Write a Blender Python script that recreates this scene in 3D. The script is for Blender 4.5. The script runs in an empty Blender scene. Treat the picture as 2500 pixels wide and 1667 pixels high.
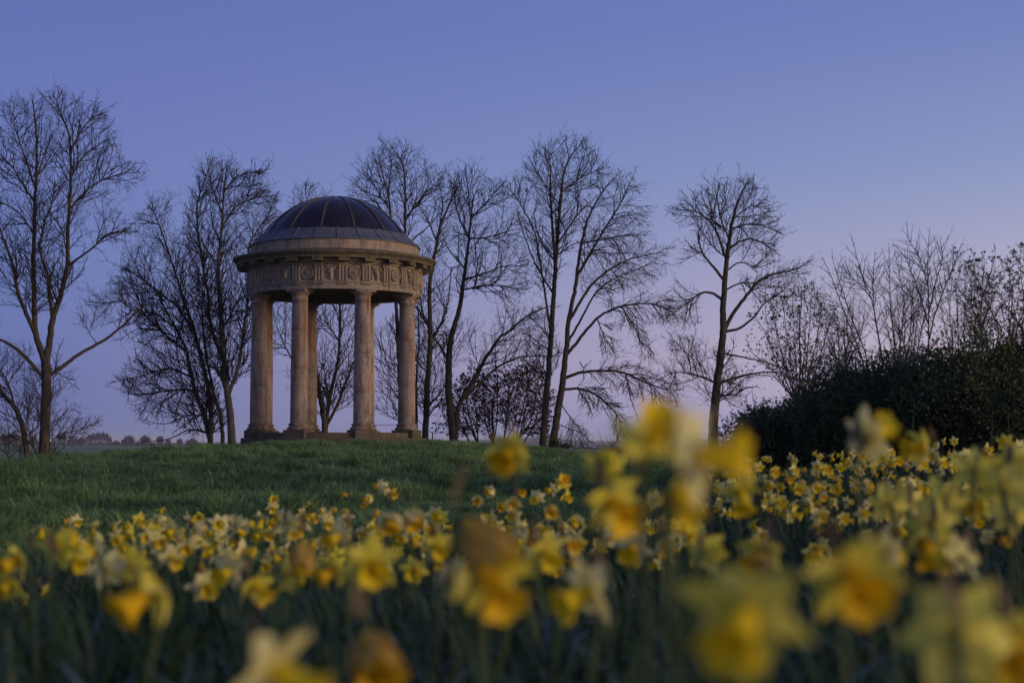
import bpy, bmesh, math, random
import numpy as np
from mathutils import Vector, Matrix

# ------------------------------------------------------------------ camera, sky, sun, exposure
sc = bpy.context.scene
C = sc.collection
R = math.radians
HC = 0.45                       # camera height above the ground it stands on
FPX = 3819.0                    # focal length in photo pixels (2500 wide)
HOR = 1079.0                    # photo row of the horizon
PIT = math.atan((HOR - 833.5) / FPX)
cam = bpy.data.cameras.new('camera'); camo = bpy.data.objects.new('camera', cam); C.objects.link(camo); sc.camera = camo
cam.sensor_width = 36; cam.lens = 36 * FPX / 2500
cam.clip_start = 0.05; cam.clip_end = 30000
camo.location = (0, 0, HC); camo.rotation_euler = (R(90) + PIT, 0, 0)
cam.dof.use_dof = True; cam.dof.focus_distance = 50.0; cam.dof.aperture_fstop = 3.5; cam.dof.aperture_blades = 7

SUN_AZ = 112.0                  # degrees clockwise from the view direction (the twilight glow is to the right, behind)
SUN_EL = 7.0
sd = Vector((math.sin(R(SUN_AZ)) * math.cos(R(SUN_EL)), math.cos(R(SUN_AZ)) * math.cos(R(SUN_EL)), math.sin(R(SUN_EL))))
sun = bpy.data.lights.new('twilight_sun', 'SUN'); suno = bpy.data.objects.new('twilight_sun', sun); C.objects.link(suno)
sun.energy = 2.6; sun.angle = R(25); sun.color = (1.0, 0.70, 0.44)
suno.rotation_euler = sd.to_track_quat('Z', 'Y').to_euler()

def lin(c): return tuple(((v / 255 + .055) / 1.055) ** 2.4 if v > 10 else v / 255 / 12.92 for v in c)
w = bpy.data.worlds.new('World'); sc.world = w; w.use_nodes = True
nt = w.node_tree; bg = nt.nodes['Background']
def wn(t, **k):
    n = nt.nodes.new(t)
    for a, v in k.items(): setattr(n, a, v)
    return n
tc = wn('ShaderNodeTexCoord'); sep = wn('ShaderNodeSeparateXYZ'); nt.links.new(tc.outputs['Generated'], sep.inputs[0])
asn = wn('ShaderNodeMath', operation='ARCSINE'); nt.links.new(sep.outputs[2], asn.inputs[0])
el = wn('ShaderNodeMath', operation='MULTIPLY'); nt.links.new(asn.outputs[0], el.inputs[0]); el.inputs[1].default_value = 2 / math.pi
elp = wn('ShaderNodeMath', operation='MAXIMUM'); nt.links.new(el.outputs[0], elp.inputs[0]); elp.inputs[1].default_value = 0
sq = wn('ShaderNodeMath', operation='POWER'); nt.links.new(elp.outputs[0], sq.inputs[0]); sq.inputs[1].default_value = 0.5
SKY = [(0.4, (109, 121, 171), (182, 172, 206)), (1.6, (109, 121, 172), (190, 177, 202)), (3.2, (112, 123, 175), (194, 180, 200)), (6, (113, 126, 181), (172, 168, 196)),
       (10, (110, 124, 183), (134, 148, 192)), (15, (98, 113, 177), (110, 126, 185)), (22, (88, 105, 170), (100, 120, 180)), (45, (68, 84, 146), (78, 98, 158)), (90, (60, 76, 136), (64, 82, 142))]
rl = wn('ShaderNodeValToRGB'); rr = wn('ShaderNodeValToRGB')
for rmp, end in ((rl, 0), (rr, 1)):
    cr = rmp.color_ramp
    while len(cr.elements) < len(SKY): cr.elements.new(0.5)
    for e_, (deg, L_, R_) in zip(cr.elements, SKY): e_.position = (deg / 90) ** .5
    for e_, (deg, L_, R_) in zip(cr.elements, SKY):
        a, b = np.array(lin(L_)), np.array(lin(R_))
        c = a - (b - a) * .2 / .45 if end == 0 else b + (b - a) * .35 / .45
        e_.color = (*np.maximum(c, .01), 1)
    nt.links.new(sq.outputs[0], rmp.inputs[0])
hd = wn('ShaderNodeVectorMath', operation='MULTIPLY'); nt.links.new(tc.outputs['Generated'], hd.inputs[0]); hd.inputs[1].default_value = (1, 1, 0)
hn = wn('ShaderNodeVectorMath', operation='NORMALIZE'); nt.links.new(hd.outputs[0], hn.inputs[0])
dt = wn('ShaderNodeVectorMath', operation='DOT_PRODUCT'); nt.links.new(hn.outputs[0], dt.inputs[0]); dt.inputs[1].default_value = (math.sin(R(SUN_AZ)), math.cos(R(SUN_AZ)), 0)
fa = wn('ShaderNodeMapRange'); nt.links.new(dt.outputs['Value'], fa.inputs[0]); fa.inputs[1].default_value = -.8; fa.inputs[2].default_value = .3
mx = wn('ShaderNodeMix', data_type='RGBA'); nt.links.new(fa.outputs[0], mx.inputs[0]); nt.links.new(rl.outputs[0], mx.inputs[6]); nt.links.new(rr.outputs[0], mx.inputs[7])
sk = wn('ShaderNodeTexSky', sky_type='NISHITA'); sk.sun_disc = False; sk.sun_elevation = R(1.5); sk.sun_rotation = R(-SUN_AZ); sk.ozone_density = 3
skm = wn('ShaderNodeMix', data_type='RGBA', blend_type='ADD'); skm.inputs[0].default_value = 0.02
nt.links.new(mx.outputs[2], skm.inputs[6]); nt.links.new(sk.outputs[0], skm.inputs[7])
nt.links.new(skm.outputs[2], bg.inputs[0]); bg.inputs[1].default_value = 1.0

sc.view_settings.view_transform = 'Standard'; sc.view_settings.look = 'None'; sc.view_settings.exposure = 0; sc.view_settings.gamma = 1
sc.cycles.use_denoising = True
sc.cycles.max_bounces = 6; sc.cycles.diffuse_bounces = 3; sc.cycles.transparent_max_bounces = 8

# ------------------------------------------------------------------ helpers
rng = np.random.default_rng(7); random.seed(7)
cp, sp = math.cos(PIT), math.sin(PIT)
def P(px, py, Y):
    """world point at depth Y seen at photo pixel px, py"""
    a = (px - 1250) / FPX; b = -(py - 833.5) / FPX
    dx, dy, dz = a, cp - b * sp, sp + b * cp
    k = Y / dy
    return np.array((dx * k, Y, HC + dz * k))
D2S = 2500 / 2352
def zoomer(x0, y0, s): return lambda pts: [(x0 + x / s, y0 + y / s) for x, y in pts]
ZD = zoomer(0, 0, 1 / D2S)
Z3 = zoomer(0, 200, 3.136); Z4 = zoomer(0, 650, 3.136); Z5 = zoomer(980, 320, 1.96); Z6 = zoomer(1600, 400, 2.091); Z2 = zoomer(560, 680, 3.646)

def tag(o, label=None, cat=None, group=None, kind=None):
    if label: o['label'] = label
    if cat: o['category'] = cat
    if group: o['group'] = group
    if kind: o['kind'] = kind
    return o
def empty(name, loc=(0, 0, 0), parent=None):
    o = bpy.data.objects.new(name, None); C.objects.link(o); o.location = loc; o.parent = parent; o.empty_display_size = .2
    return o
def mobj(name, me, mat=None, parent=None, loc=(0, 0, 0), rotz=0):
    o = bpy.data.objects.new(name, me); C.objects.link(o); o.parent = parent; o.location = loc; o.rotation_euler = (0, 0, rotz)
    if mat is not None and not me.materials: me.materials.append(mat)
    return o
def npmesh(name, V, F, mat=None, smooth=False):
    """V (n,3); F (m,k) with k = 3 or 4"""
    V = np.ascontiguousarray(V, dtype=np.float32); F = np.ascontiguousarray(F, dtype=np.int32)
    me = bpy.data.meshes.new(name); k = F.shape[1]
    me.vertices.add(len(V)); me.vertices.foreach_set('co', V.ravel())
    me.loops.add(F.size); me.loops.foreach_set('vertex_index', F.ravel())
    me.polygons.add(len(F)); me.polygons.foreach_set('loop_start', np.arange(0, F.size, k, dtype=np.int32))
    me.polygons.foreach_set('loop_total', np.full(len(F), k, dtype=np.int32))
    if smooth: me.polygons.foreach_set('use_smooth', np.ones(len(F), dtype=bool))
    me.update(); me.validate()
    if mat is not None: me.materials.append(mat)
    return me
def bmesh_me(name, bm, mat=None, smooth=False, recalc=True):
    if recalc: bmesh.ops.recalc_face_normals(bm, faces=bm.faces)
    if smooth:
        for f in bm.faces: f.smooth = True
    me = bpy.data.meshes.new(name); bm.to_mesh(me); bm.free()
    if mat is not None: me.materials.append(mat)
    return me
def bbox(bm, x0, x1, y0, y1, z0, z1, bev=0):
    r = bmesh.ops.create_cube(bm, size=1)
    for v in r['verts']: v.co = Vector((x0 + (v.co.x + .5) * (x1 - x0), y0 + (v.co.y + .5) * (y1 - y0), z0 + (v.co.z + .5) * (z1 - z0)))
    if bev:
        es = list({e for v in r['verts'] for e in v.link_edges})
        bmesh.ops.bevel(bm, geom=es, offset=bev, segments=1, affect='EDGES')
def lathe(bm, prof, n=48, a0=0.0, a1=2 * math.pi, caps=False):
    full = abs(a1 - a0 - 2 * math.pi) < 1e-6
    m = n if full else n + 1
    rings = []
    for r, z in prof:
        rings.append([bm.verts.new((r * math.sin(a0 + (a1 - a0) * i / n), -r * math.cos(a0 + (a1 - a0) * i / n), z)) for i in range(m)])
    for A, B in zip(rings[:-1], rings[1:]):
        for i in range(n):
            j = (i + 1) % m
            bm.faces.new((A[i], A[j], B[j], B[i]))
    if caps and not full:
        bm.faces.new([r_[0] for r_ in rings]); bm.faces.new([r_[-1] for r_ in rings][::-1])
    return rings
def sstep(a, b, x):
    t = np.clip((np.asarray(x, float) - a) / (b - a), 0, 1); return t * t * (3 - 2 * t)

# ------------------------------------------------------------------ materials
def mat(name, base=(.5, .5, .5), rough=.8, metal=0.0, spec=.3):
    m = bpy.data.materials.new(name); m.use_nodes = True
    b = m.node_tree.nodes['Principled BSDF']
    b.inputs['Base Color'].default_value = (*base, 1); b.inputs['Roughness'].default_value = rough; b.inputs['Metallic'].default_value = metal
    b.inputs['Specular IOR Level'].default_value = spec
    return m, m.node_tree, b
def N(t, typ, **k):
    n = t.nodes.new(typ)
    for a, v in k.items(): setattr(n, a, v)
    return n
def noise(t, vec, scale, detail=4, rough=.6):
    n = N(t, 'ShaderNodeTexNoise'); n.inputs['Scale'].default_value = scale; n.inputs['Detail'].default_value = detail; n.inputs['Roughness'].default_value = rough
    if vec is not None: t.links.new(vec, n.inputs['Vector'])
    return n.outputs['Fac']
def ramp(t, fac, stops):
    r = N(t, 'ShaderNodeValToRGB'); cr = r.color_ramp
    while len(cr.elements) < len(stops): cr.elements.new(.5)
    for e_, (p, c) in zip(cr.elements, stops):
        e_.position = p; e_.color = (*c, 1) if len(c) == 3 else c
    t.links.new(fac, r.inputs[0]); return r.outputs[0]
def mixc(t, fac, a, b, mode='MIX'):
    m = N(t, 'ShaderNodeMix', data_type='RGBA', blend_type=mode)
    for s, v in ((0, fac), (6, a), (7, b)):
        if isinstance(v, (int, float)): m.inputs[s].default_value = v
        elif isinstance(v, tuple): m.inputs[s].default_value = (*v, 1)
        else: t.links.new(v, m.inputs[s])
    return m.outputs[2]
def mapr(t, v, a, b, c=0., d=1.):
    m = N(t, 'ShaderNodeMapRange'); t.links.new(v, m.inputs[0])
    for i, x in enumerate((a, b, c, d)): m.inputs[i + 1].default_value = x
    return m.outputs[0]
def mul(t, a, b):
    m = N(t, 'ShaderNodeMath', operation='MULTIPLY')
    for i, v in enumerate((a, b)):
        if isinstance(v, (int, float)): m.inputs[i].default_value = v
        else: t.links.new(v, m.inputs[i])
    return m.outputs[0]
def bump(t, b, h, strength=.4, dist=.02):
    n = N(t, 'ShaderNodeBump'); n.inputs['Strength'].default_value = strength; n.inputs['Distance'].default_value = dist
    t.links.new(h, n.inputs['Height']); t.links.new(n.outputs[0], b.inputs['Normal'])
def vscale(t, vec, s):
    m = N(t, 'ShaderNodeMapping'); m.inputs['Scale'].default_value = s; t.links.new(vec, m.inputs[0]); return m.outputs[0]

def stone_mat(name, c0, c1, stain, red, moss, red_amt=.5, moss_amt=.5, dark=.35):
    m, t, b = mat(name, rough=.9, spec=.2)
    g = N(t, 'ShaderNodeNewGeometry'); pos = g.outputs['Position']; oi = N(t, 'ShaderNodeObjectInfo')
    col = mixc(t, mapr(t, noise(t, pos, 2.2, 6), .35, .65), c0, c1)
    col = mixc(t, mul(t, mapr(t, noise(t, pos, 11, 6, .75), .47, .62), .75), col, stain)
    streak = noise(t, vscale(t, pos, (3.4, 3.4, .75)), 1.0, 5, .65)
    col = mixc(t, mul(t, mapr(t, streak, .47, .66), red_amt), col, red)
    dk = noise(t, vscale(t, pos, (6, 6, .8)), 1.0, 5, .7)
    col = mixc(t, mul(t, mapr(t, dk, .46, .68), dark * 1.5), col, (.045, .04, .034))
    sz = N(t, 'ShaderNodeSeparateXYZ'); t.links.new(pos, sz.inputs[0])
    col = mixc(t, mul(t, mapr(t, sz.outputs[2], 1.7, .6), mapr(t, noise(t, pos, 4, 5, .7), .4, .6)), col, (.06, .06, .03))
    nz = N(t, 'ShaderNodeSeparateXYZ'); t.links.new(g.outputs['Normal'], nz.inputs[0])
    up = mapr(t, nz.outputs[2], -.1, .7)
    mo = mul(t, mul(t, up, mapr(t, noise(t, pos, 5, 5, .7), .35, .6)), moss_amt)
    col = mixc(t, mo, col, moss)
    col = mixc(t, mapr(t, oi.outputs['Random'], 0, 1, 0, .25), col, (.2, .17, .13))
    t.links.new(col, b.inputs['Base Color'])
    bump(t, b, noise(t, pos, 28, 5, .7), .5, .015)
    return m
M = {}
M['stone'] = stone_mat('stone', (.40, .32, .24), (.25, .20, .15), (.50, .41, .32), (.32, .16, .10), (.07, .075, .02), .35, .6, .4)
M['column'] = stone_mat('column_stone', (.42, .33, .26), (.27, .205, .155), (.52, .42, .335), (.31, .115, .06), (.07, .07, .025), .9, .4, .45)
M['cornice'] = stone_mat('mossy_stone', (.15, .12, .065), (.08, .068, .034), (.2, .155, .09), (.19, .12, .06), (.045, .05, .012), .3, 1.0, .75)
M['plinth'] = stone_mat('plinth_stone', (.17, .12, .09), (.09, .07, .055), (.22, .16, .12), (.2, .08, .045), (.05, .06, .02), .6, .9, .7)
M['ceiling'] = stone_mat('ceiling_plaster', (.16, .17, .14), (.12, .13, .11), (.19, .19, .17), (.12, .12, .1), (.1, .1, .08), .2, 0, .2)
def mk_lead():
    m, t, b = mat('lead', rough=.55, metal=.0, spec=.5); pos = N(t, 'ShaderNodeNewGeometry').outputs['Position']; oi = N(t, 'ShaderNodeObjectInfo')
    c = mixc(t, mapr(t, noise(t, vscale(t, pos, (4, 4, 1.5)), 1.5, 6, .7), .35, .7), (.05, .053, .06), (.11, .113, .12))
    c = mixc(t, mapr(t, oi.outputs['Random'], 0, 1, 0, .5), c, (.1, .11, .13))
    t.links.new(c, b.inputs['Base Color']); bump(t, b, noise(t, pos, 6, 4), .3, .02); return m
M['lead'] = mk_lead()
def mk_dome():
    m, t, b = mat('dome_copper', rough=.27, metal=.0, spec=.42); pos = N(t, 'ShaderNodeNewGeometry').outputs['Position']; oi = N(t, 'ShaderNodeObjectInfo')
    st = noise(t, vscale(t, pos, (9, 9, .7)), 1.0, 6, .7)
    c = mixc(t, mapr(t, st, .45, .7), (.007, .003, .004), (.032, .014, .017))
    c = mixc(t, mapr(t, oi.outputs['Random'], 0, 1, 0, .6), c, (.014, .008, .014))
    t.links.new(c, b.inputs['Base Color']); t.links.new(mapr(t, st, .35, .75, .10, .34), b.inputs['Roughness']); bump(t, b, noise(t, pos, 3, 3), .12, .03); return m
M['dome'] = mk_dome()
def simple_noise(name, a, b_, scale, rough=.8, bs=.4, bd=.02, spec=.3, lo=.35, hi=.65):
    m, t, b = mat(name, rough=rough, spec=spec); pos = N(t, 'ShaderNodeNewGeometry').outputs['Position']; oi = N(t, 'ShaderNodeObjectInfo')
    f = noise(t, pos, scale, 5, .65)
    c = mixc(t, mapr(t, f, lo, hi), a, b_)
    t.links.new(c, b.inputs['Base Color'])
    if bs: bump(t, b, f, bs, bd)
    return m
M['rib'] = simple_noise('dome_rib', (.045, .038, .032), (.085, .07, .055), 6, .5, .2)
def mk_bark(name, a, b_, g_):
    m, t, b = mat(name, rough=.95, spec=.15); pos = N(t, 'ShaderNodeNewGeometry').outputs['Position']
    f = noise(t, vscale(t, pos, (9, 9, 2.2)), 1.6, 6, .7)
    c = mixc(t, mapr(t, f, .35, .65), a, b_)
    c = mixc(t, mapr(t, noise(t, pos, 1.7, 4), .48, .7), c, g_)
    t.links.new(c, b.inputs['Base Color']); bump(t, b, f, .9, .05); return m
M['bark'] = mk_bark('bark', (.034, .028, .022), (.10, .082, .062), (.055, .058, .03))
M['bark_pale'] = mk_bark('bark_pale', (.075, .065, .05), (.19, .165, .13), (.09, .095, .055))
M['twig'] = simple_noise('twig', (.030, .023, .021), (.055, .042, .036), 3, .9, 0)
M['shoot'] = simple_noise('shoot', (.045, .034, .022), (.08, .06, .04), 5, .85, 0)
def leaf_mat(name, a, b_, scale=6, trans=.25, rough=.5, spec=.35):
    m, t, b = mat(name, rough=rough, spec=spec); pos = N(t, 'ShaderNodeNewGeometry').outputs['Position']
    c = mixc(t, mapr(t, noise(t, pos, scale, 4, .7), .35, .65), a, b_)
    t.links.new(c, b.inputs['Base Color'])
    if trans:
        tr = N(t, 'ShaderNodeBsdfTranslucent'); t.links.new(c, tr.inputs[0]); mxs = N(t, 'ShaderNodeMixShader'); mxs.inputs[0].default_value = trans
        t.links.new(b.outputs[0], mxs.inputs[1]); t.links.new(tr.outputs[0], mxs.inputs[2]); t.links.new(mxs.outputs[0], t.nodes['Material Output'].inputs[0])
    return m
M['evergreen'] = leaf_mat('evergreen_leaf', (.032, .05, .02), (.085, .115, .042), 5, .15, .55)
M['inner'] = simple_noise('shade_core', (.010, .014, .007), (.02, .026, .012), 6, .95, .5, .05)  # dark leaf colour of the light-blocking cores added inside the bushes
M['purple'] = leaf_mat('purple_leaf', (.06, .014, .015), (.13, .034, .032), 5, .2)
M['youngleaf'] = leaf_mat('young_leaf', (.05, .065, .02), (.1, .11, .035), 6, .3)
M['bud'] = leaf_mat('bud_leaf', (.03, .035, .018), (.06, .065, .03), 6, .25)
M['grass'] = leaf_mat('grass_blade', (.06, .125, .045), (.26, .39, .13), 1.2, .3, .6, .2)
M['daffleaf'] = leaf_mat('daffodil_leaf', (.022, .052, .018), (.06, .11, .04), 3, .3, .5, .35)
M['stem'] = leaf_mat('daffodil_stem', (.05, .085, .03), (.09, .13, .045), 8, .2, .5)
M['spathe'] = leaf_mat('spathe', (.11, .08, .045), (.19, .14, .085), 30, .3, .8)
def petal_mat(name, a, b_, trans=.35):
    m, t, b = mat(name, rough=.6, spec=.2); oi = N(t, 'ShaderNodeObjectInfo'); pos = N(t, 'ShaderNodeNewGeometry').outputs['Position']
    c = mixc(t, oi.outputs['Random'], a, b_)
    c = mixc(t, mul(t, mapr(t, noise(t, pos, 70, 3, .6), .45, .75), .25), c, tuple(v * .6 for v in a))
    t.links.new(c, b.inputs['Base Color'])
    tr = N(t, 'ShaderNodeBsdfTranslucent'); t.links.new(c, tr.inputs[0]); mxs = N(t, 'ShaderNodeMixShader'); mxs.inputs[0].default_value = trans
    t.links.new(b.outputs[0], mxs.inputs[1]); t.links.new(tr.outputs[0], mxs.inputs[2]); t.links.new(mxs.outputs[0], t.nodes['Material Output'].inputs[0])
    return m
M['petal'] = petal_mat('petal_yellow', (.78, .71, .07), (.82, .77, .16))
M['petal_pale'] = petal_mat('petal_cream', (.80, .75, .26), (.84, .80, .40))
M['petal_old'] = petal_mat('petal_withered', (.56, .36, .05), (.58, .42, .10))
M['trumpet'] = petal_mat('trumpet_yellow', (.82, .60, .016), (.84, .66, .026))
M['trumpet_deep'] = petal_mat('trumpet_orange', (.80, .51, .012), (.82, .55, .018))
M['iron'] = simple_noise('iron', (.02, .02, .02), (.05, .04, .035), 20, .7, .2, .005)
M['feather'] = simple_noise('feather', (.012, .012, .014), (.03, .03, .035), 30, .6, .2, .005)
M['beak'] = simple_noise('beak', (.2, .12, .02), (.25, .15, .03), 30, .5, 0)

# ------------------------------------------------------------------ ground
CX = np.linspace(-60, 60, 601)
CZ = np.interp(CX, [-60, -25, -16, -14.7, -13.5, -11, -8.5, -5.5, -2.2, .9, 1.9, 4, 8, 14, 60], [-4.6, -2.15, -1.36, -1.17, -.95, -.5, -.2, -.07, -.07, -.25, -.38, -.55, -.62, -.62, -1.3])
CZ = np.convolve(np.pad(CZ, 8, mode='edge'), np.hanning(17) / np.hanning(17).sum(), 'valid') + HC
def zg(x, y):
    x = np.asarray(x, float); y = np.asarray(y, float)
    near = (-.2 + .28 * sstep(.3, 3.6, x) + .25 * sstep(3.6, 8, x)) * sstep(1.2, 6, y)
    xs = np.clip(x, -60, 60)
    crest = np.interp(xs, CX, CZ)
    s = sstep(7, 45, y)
    z = near * (1 - s) + crest * s
    st = 48 + 11 * np.exp(-((x + 5.5) / 6.5) ** 2)
    az = x / np.maximum(y, 1)
    farz = -2.6 + 0.5 * sstep(500, 1300, y) - 5.5 * sstep(-.06, .03, az) * sstep(250, 700, y)
    hill = 1.2 * sstep(1500, 2600, y) - 5 * sstep(1300, 1500, y) * (1 - sstep(1500, 2600, y)) * 0
    hill = sstep(1900, 5200, y) * (15 + 6 * np.sin(az * 60 + .8) + 4 * np.sin(az * 23 + 2)) * sstep(-.2, .05, az)
    g = sstep(st, st + 230, y)
    z = z * (1 - g) + (farz + hill) * g
    z = z + 0.055 * np.sin(x * 3.1 + 1.2 * np.sin(y * 1.3)) * np.sin(y * 1.9 + 1.1 * np.sin(x * 1.7)) * sstep(7, 12, y) * (1 - sstep(49, 60, y)) + .03 * np.sin(x * .9 + y * .35) * np.sin(y * .31 - x * .2) * (1 - sstep(38, 44, y)) * sstep(5, 10, y)
    return z
th = np.concatenate([np.radians(np.linspace(-24, 24, 241)), np.radians(np.linspace(24, 336, 79))[1:-1]])
rad = np.concatenate([[.25], .5 * (9000 / .5) ** (np.arange(190) / 189)])
TT, RR = np.meshgrid(th, rad)
gx, gy = RR * np.sin(TT), RR * np.cos(TT)
gz = np.where(gy > 0, zg(gx, np.maximum(gy, 0)), zg(gx, 0 * gy))
n_t = len(th); V = np.stack([gx, gy, gz], -1).reshape(-1, 3)
i, j = np.meshgrid(np.arange(len(rad) - 1), np.arange(n_t), indexing='ij'); j2 = (j + 1) % n_t
F = np.stack([i * n_t + j, i * n_t + j2, (i + 1) * n_t + j2, (i + 1) * n_t + j], -1).reshape(-1, 4)
F = np.concatenate([F, np.array([[0, n_t // 3, 2 * n_t // 3, n_t - 1]])])
def mk_ground():
    m, t, b = mat('ground_turf', rough=.95, spec=.1); g = N(t, 'ShaderNodeNewGeometry'); pos = g.outputs['Position']
    s = N(t, 'ShaderNodeSeparateXYZ'); t.links.new(pos, s.inputs[0]); y = s.outputs[1]
    turf = mixc(t, mapr(t, noise(t, pos, 1.1, 6, .65), .35, .65), (.02, .042, .012), (.05, .088, .024))
    soil = mixc(t, mapr(t, noise(t, pos, 9, 5), .35, .65), (.008, .011, .005), (.018, .02, .01))
    c = mixc(t, mapr(t, y, 5.5, 8.0), soil, turf)
    v = N(t, 'ShaderNodeTexVoronoi'); v.inputs['Scale'].default_value = .0028; t.links.new(pos, v.inputs['Vector'])
    fields = ramp(t, v.outputs['Color'], [(0, (.035, .06, .03)), (.35, (.05, .085, .04)), (.6, (.06, .07, .035)), (.85, (.08, .075, .05)), (1, (.03, .05, .02))])
    farm = mixc(t, mapr(t, y, 1500, 1900), (.12, .20, .09), fields)
    c = mixc(t, mapr(t, y, 90, 200), c, farm)
    t.links.new(c, b.inputs['Base Color']); bump(t, b, noise(t, pos, 14, 5), .5, .05); return m
go = mobj('ground', npmesh('ground', V, F, mk_ground(), True)); tag(go, kind='structure')

# ------------------------------------------------------------------ temple
TD = 51.3
tx = -5.8235
T = empty('rotunda_temple', (tx, TD, HC))
tag(T, 'round domed stone temple with eight columns standing on the grassy mound', 'temple')
PH = R(-2.0)      # rotation of the column ring: columns at -70, -25, 20, 65 degrees

# steps and floor
bm = bmesh.new(); lathe(bm, [(0, .30), (2.78, .30), (2.80, .285), (2.80, .13)], 64)
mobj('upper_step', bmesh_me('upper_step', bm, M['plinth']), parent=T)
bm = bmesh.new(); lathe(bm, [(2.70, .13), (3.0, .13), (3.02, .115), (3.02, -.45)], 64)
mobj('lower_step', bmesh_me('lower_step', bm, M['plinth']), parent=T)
# columns
def shaft_me(jn=(5, 11)):
    bm = bmesh.new(); pr = []
    for k in range(17):
        u = k / 16; r = .278 - .034 * (u ** 1.9); z_ = .585 + u * (4.44 - .585)
        if k in jn: pr += [(r, z_ - .005), (r - .005, z_ - .002), (r - .005, z_ + .002), (r, z_ + .005)]
        else: pr.append((r, z_))
    pr = [(.296, .575), (.29, .583)] + pr + [(.262, 4.445), (.268, 4.457), (.262, 4.47), (.246, 4.475), (.246, 4.575)]
    lathe(bm, pr, 32); return bmesh_me('shaft', bm, M['column'], True)
def base_me():
    bm = bmesh.new(); pr = [(.36, .38)]
    for k in range(7):
        a = -math.pi / 2 + math.pi * k / 6; pr.append((.345 + .04 * math.cos(a), .42 + .04 * math.sin(a)))
    pr += [(.335, .465), (.32, .48), (.312, .505), (.318, .52)]
    for k in range(7):
        a = -math.pi / 2 + math.pi * k / 6; pr.append((.315 + .026 * math.cos(a), .548 + .026 * math.sin(a)))
    pr += [(.29, .58)]
    lathe(bm, pr, 32); return bmesh_me('base', bm, M['column'], True)
def capital_me():
    bm = bmesh.new()
    lathe(bm, [(.246, 4.572), (.262, 4.575), (.264, 4.588), (.25, 4.592), (.262, 4.60), (.295, 4.635), (.305, 4.668), (.30, 4.685)], 32)
    for k in range(20):      # egg and dart
        a = 2 * math.pi * k / 20
        r = bmesh.ops.create_icosphere(bm, subdivisions=1, radius=1)
        mt = Matrix.Rotation(a, 4, 'Z') @ Matrix.Translation((0, -.285, 4.638)) @ Matrix.Rotation(R(30), 4, 'X') @ Matrix.Diagonal((.03, .02, .042, 1))
        bmesh.ops.transform(bm, matrix=mt, verts=r['verts'])
    return bmesh_me('capital', bm, M['column'], True)
def abacus_me():
    bm = bmesh.new(); bbox(bm, -.325, .325, -.325, .325, 4.685, 4.735, .006); bbox(bm, -.35, .35, -.35, .35, 4.7352, 4.771, .008)
    return bmesh_me('abacus', bm, M['stone'])
def pedestal_me():
    bm = bmesh.new(); bbox(bm, -.40, .40, -.40, .37, -.4, .10, .01); bbox(bm, -.37, .37, -.37, .37, .1003, .381, .012)
    return bmesh_me('pedestal', bm, M['plinth'])
sms = [shaft_me((5, 11)), shaft_me((4, 9)), shaft_me((7, 12))]; bmm, cm_, am, pm = base_me(), capital_me(), abacus_me(), pedestal_me()
RC = 2.56
for k in range(8):
    a = R(-63.75 + 45 * k)
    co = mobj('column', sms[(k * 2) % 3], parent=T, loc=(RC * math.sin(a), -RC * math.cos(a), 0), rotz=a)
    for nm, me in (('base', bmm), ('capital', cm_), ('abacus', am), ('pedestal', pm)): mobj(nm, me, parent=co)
# entablature
bm = bmesh.new()
lathe(bm, [(2.36, 5.05), (2.36, 4.772), (2.82, 4.772), (2.822, 4.87), (2.835, 4.873), (2.838, 4.965), (2.875, 4.97), (2.875, 5.003), (2.80, 5.006), (2.80, 5.545), (2.86, 5.56), (2.875, 5.60), (2.93, 5.635), (2.95, 5.675), (2.95, 5.73)], 96)
ent = mobj('entablature', bmesh_me('entablature', bm, M['stone'], False), parent=T)
bm = bmesh.new(); lathe(bm, [(0, 5.0), (2.37, 5.0)], 48)
mobj('ceiling', bmesh_me('ceiling', bm, M['ceiling']), parent=T)
def on_frieze(r, z): return Matrix.Translation((0, -r, z))
def tri_me():
    bm = bmesh.new(); h0, h1 = -.268, .25
    bbox(bm, -.15, .15, -.03, .02, h0, h1)
    bbox(bm, -.158, .158, -.05, .02, h1 + .0005, h1 + .042)
    for x in (-.103, 0, .103): bbox(bm, x - .036, x + .036, -.075, -.0295, h0 + .004, h1 - .02, .012)
    return bmesh_me('triglyph', bm, M['stone'])
def reg_me():
    bm = bmesh.new(); bbox(bm, -.155, .155, -.03, .02, -.022, 0)
    for k in range(6):
        x = -.13 + .052 * k
        r = bmesh.ops.create_cone(bm, cap_ends=True, segments=8, radius1=.019, radius2=.013, depth=.035)
        bmesh.ops.translate(bm, vec=(x, -.012, -.0405), verts=r['verts'])
    return bmesh_me('guttae', bm, M['stone'])
def pat_me():
    bm = bmesh.new(); pr = []
    for r, z in [(.205, 0), (.205, .025), (.195, .04), (.175, .04), (.165, .022), (.15, .018), (.135, .03), (.12, .036), (.105, .026), (.09, .018), (.078, .03), (.062, .04), (.045, .03), (.036, .045), (.02, .055), (0.0001, .056)]:
        pr.append((r, z))
    lathe(bm, pr, 24)
    for k in range(8):
        a = k * math.pi / 4; r = bmesh.ops.create_icosphere(bm, subdivisions=1, radius=1)
        bmesh.ops.transform(bm, matrix=Matrix.Rotation(a, 4, 'Z') @ Matrix.Translation((0, .105, .026)) @ Matrix.Diagonal((.028, .04, .016, 1)), verts=r['verts'])
    bmesh.ops.transform(bm, matrix=Matrix.Rotation(R(90), 4, 'X') @ Matrix.Diagonal((1, 1, 1.9, 1)), verts=bm.verts)
    return bmesh_me('patera', bm, M['stone'], True)
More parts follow.
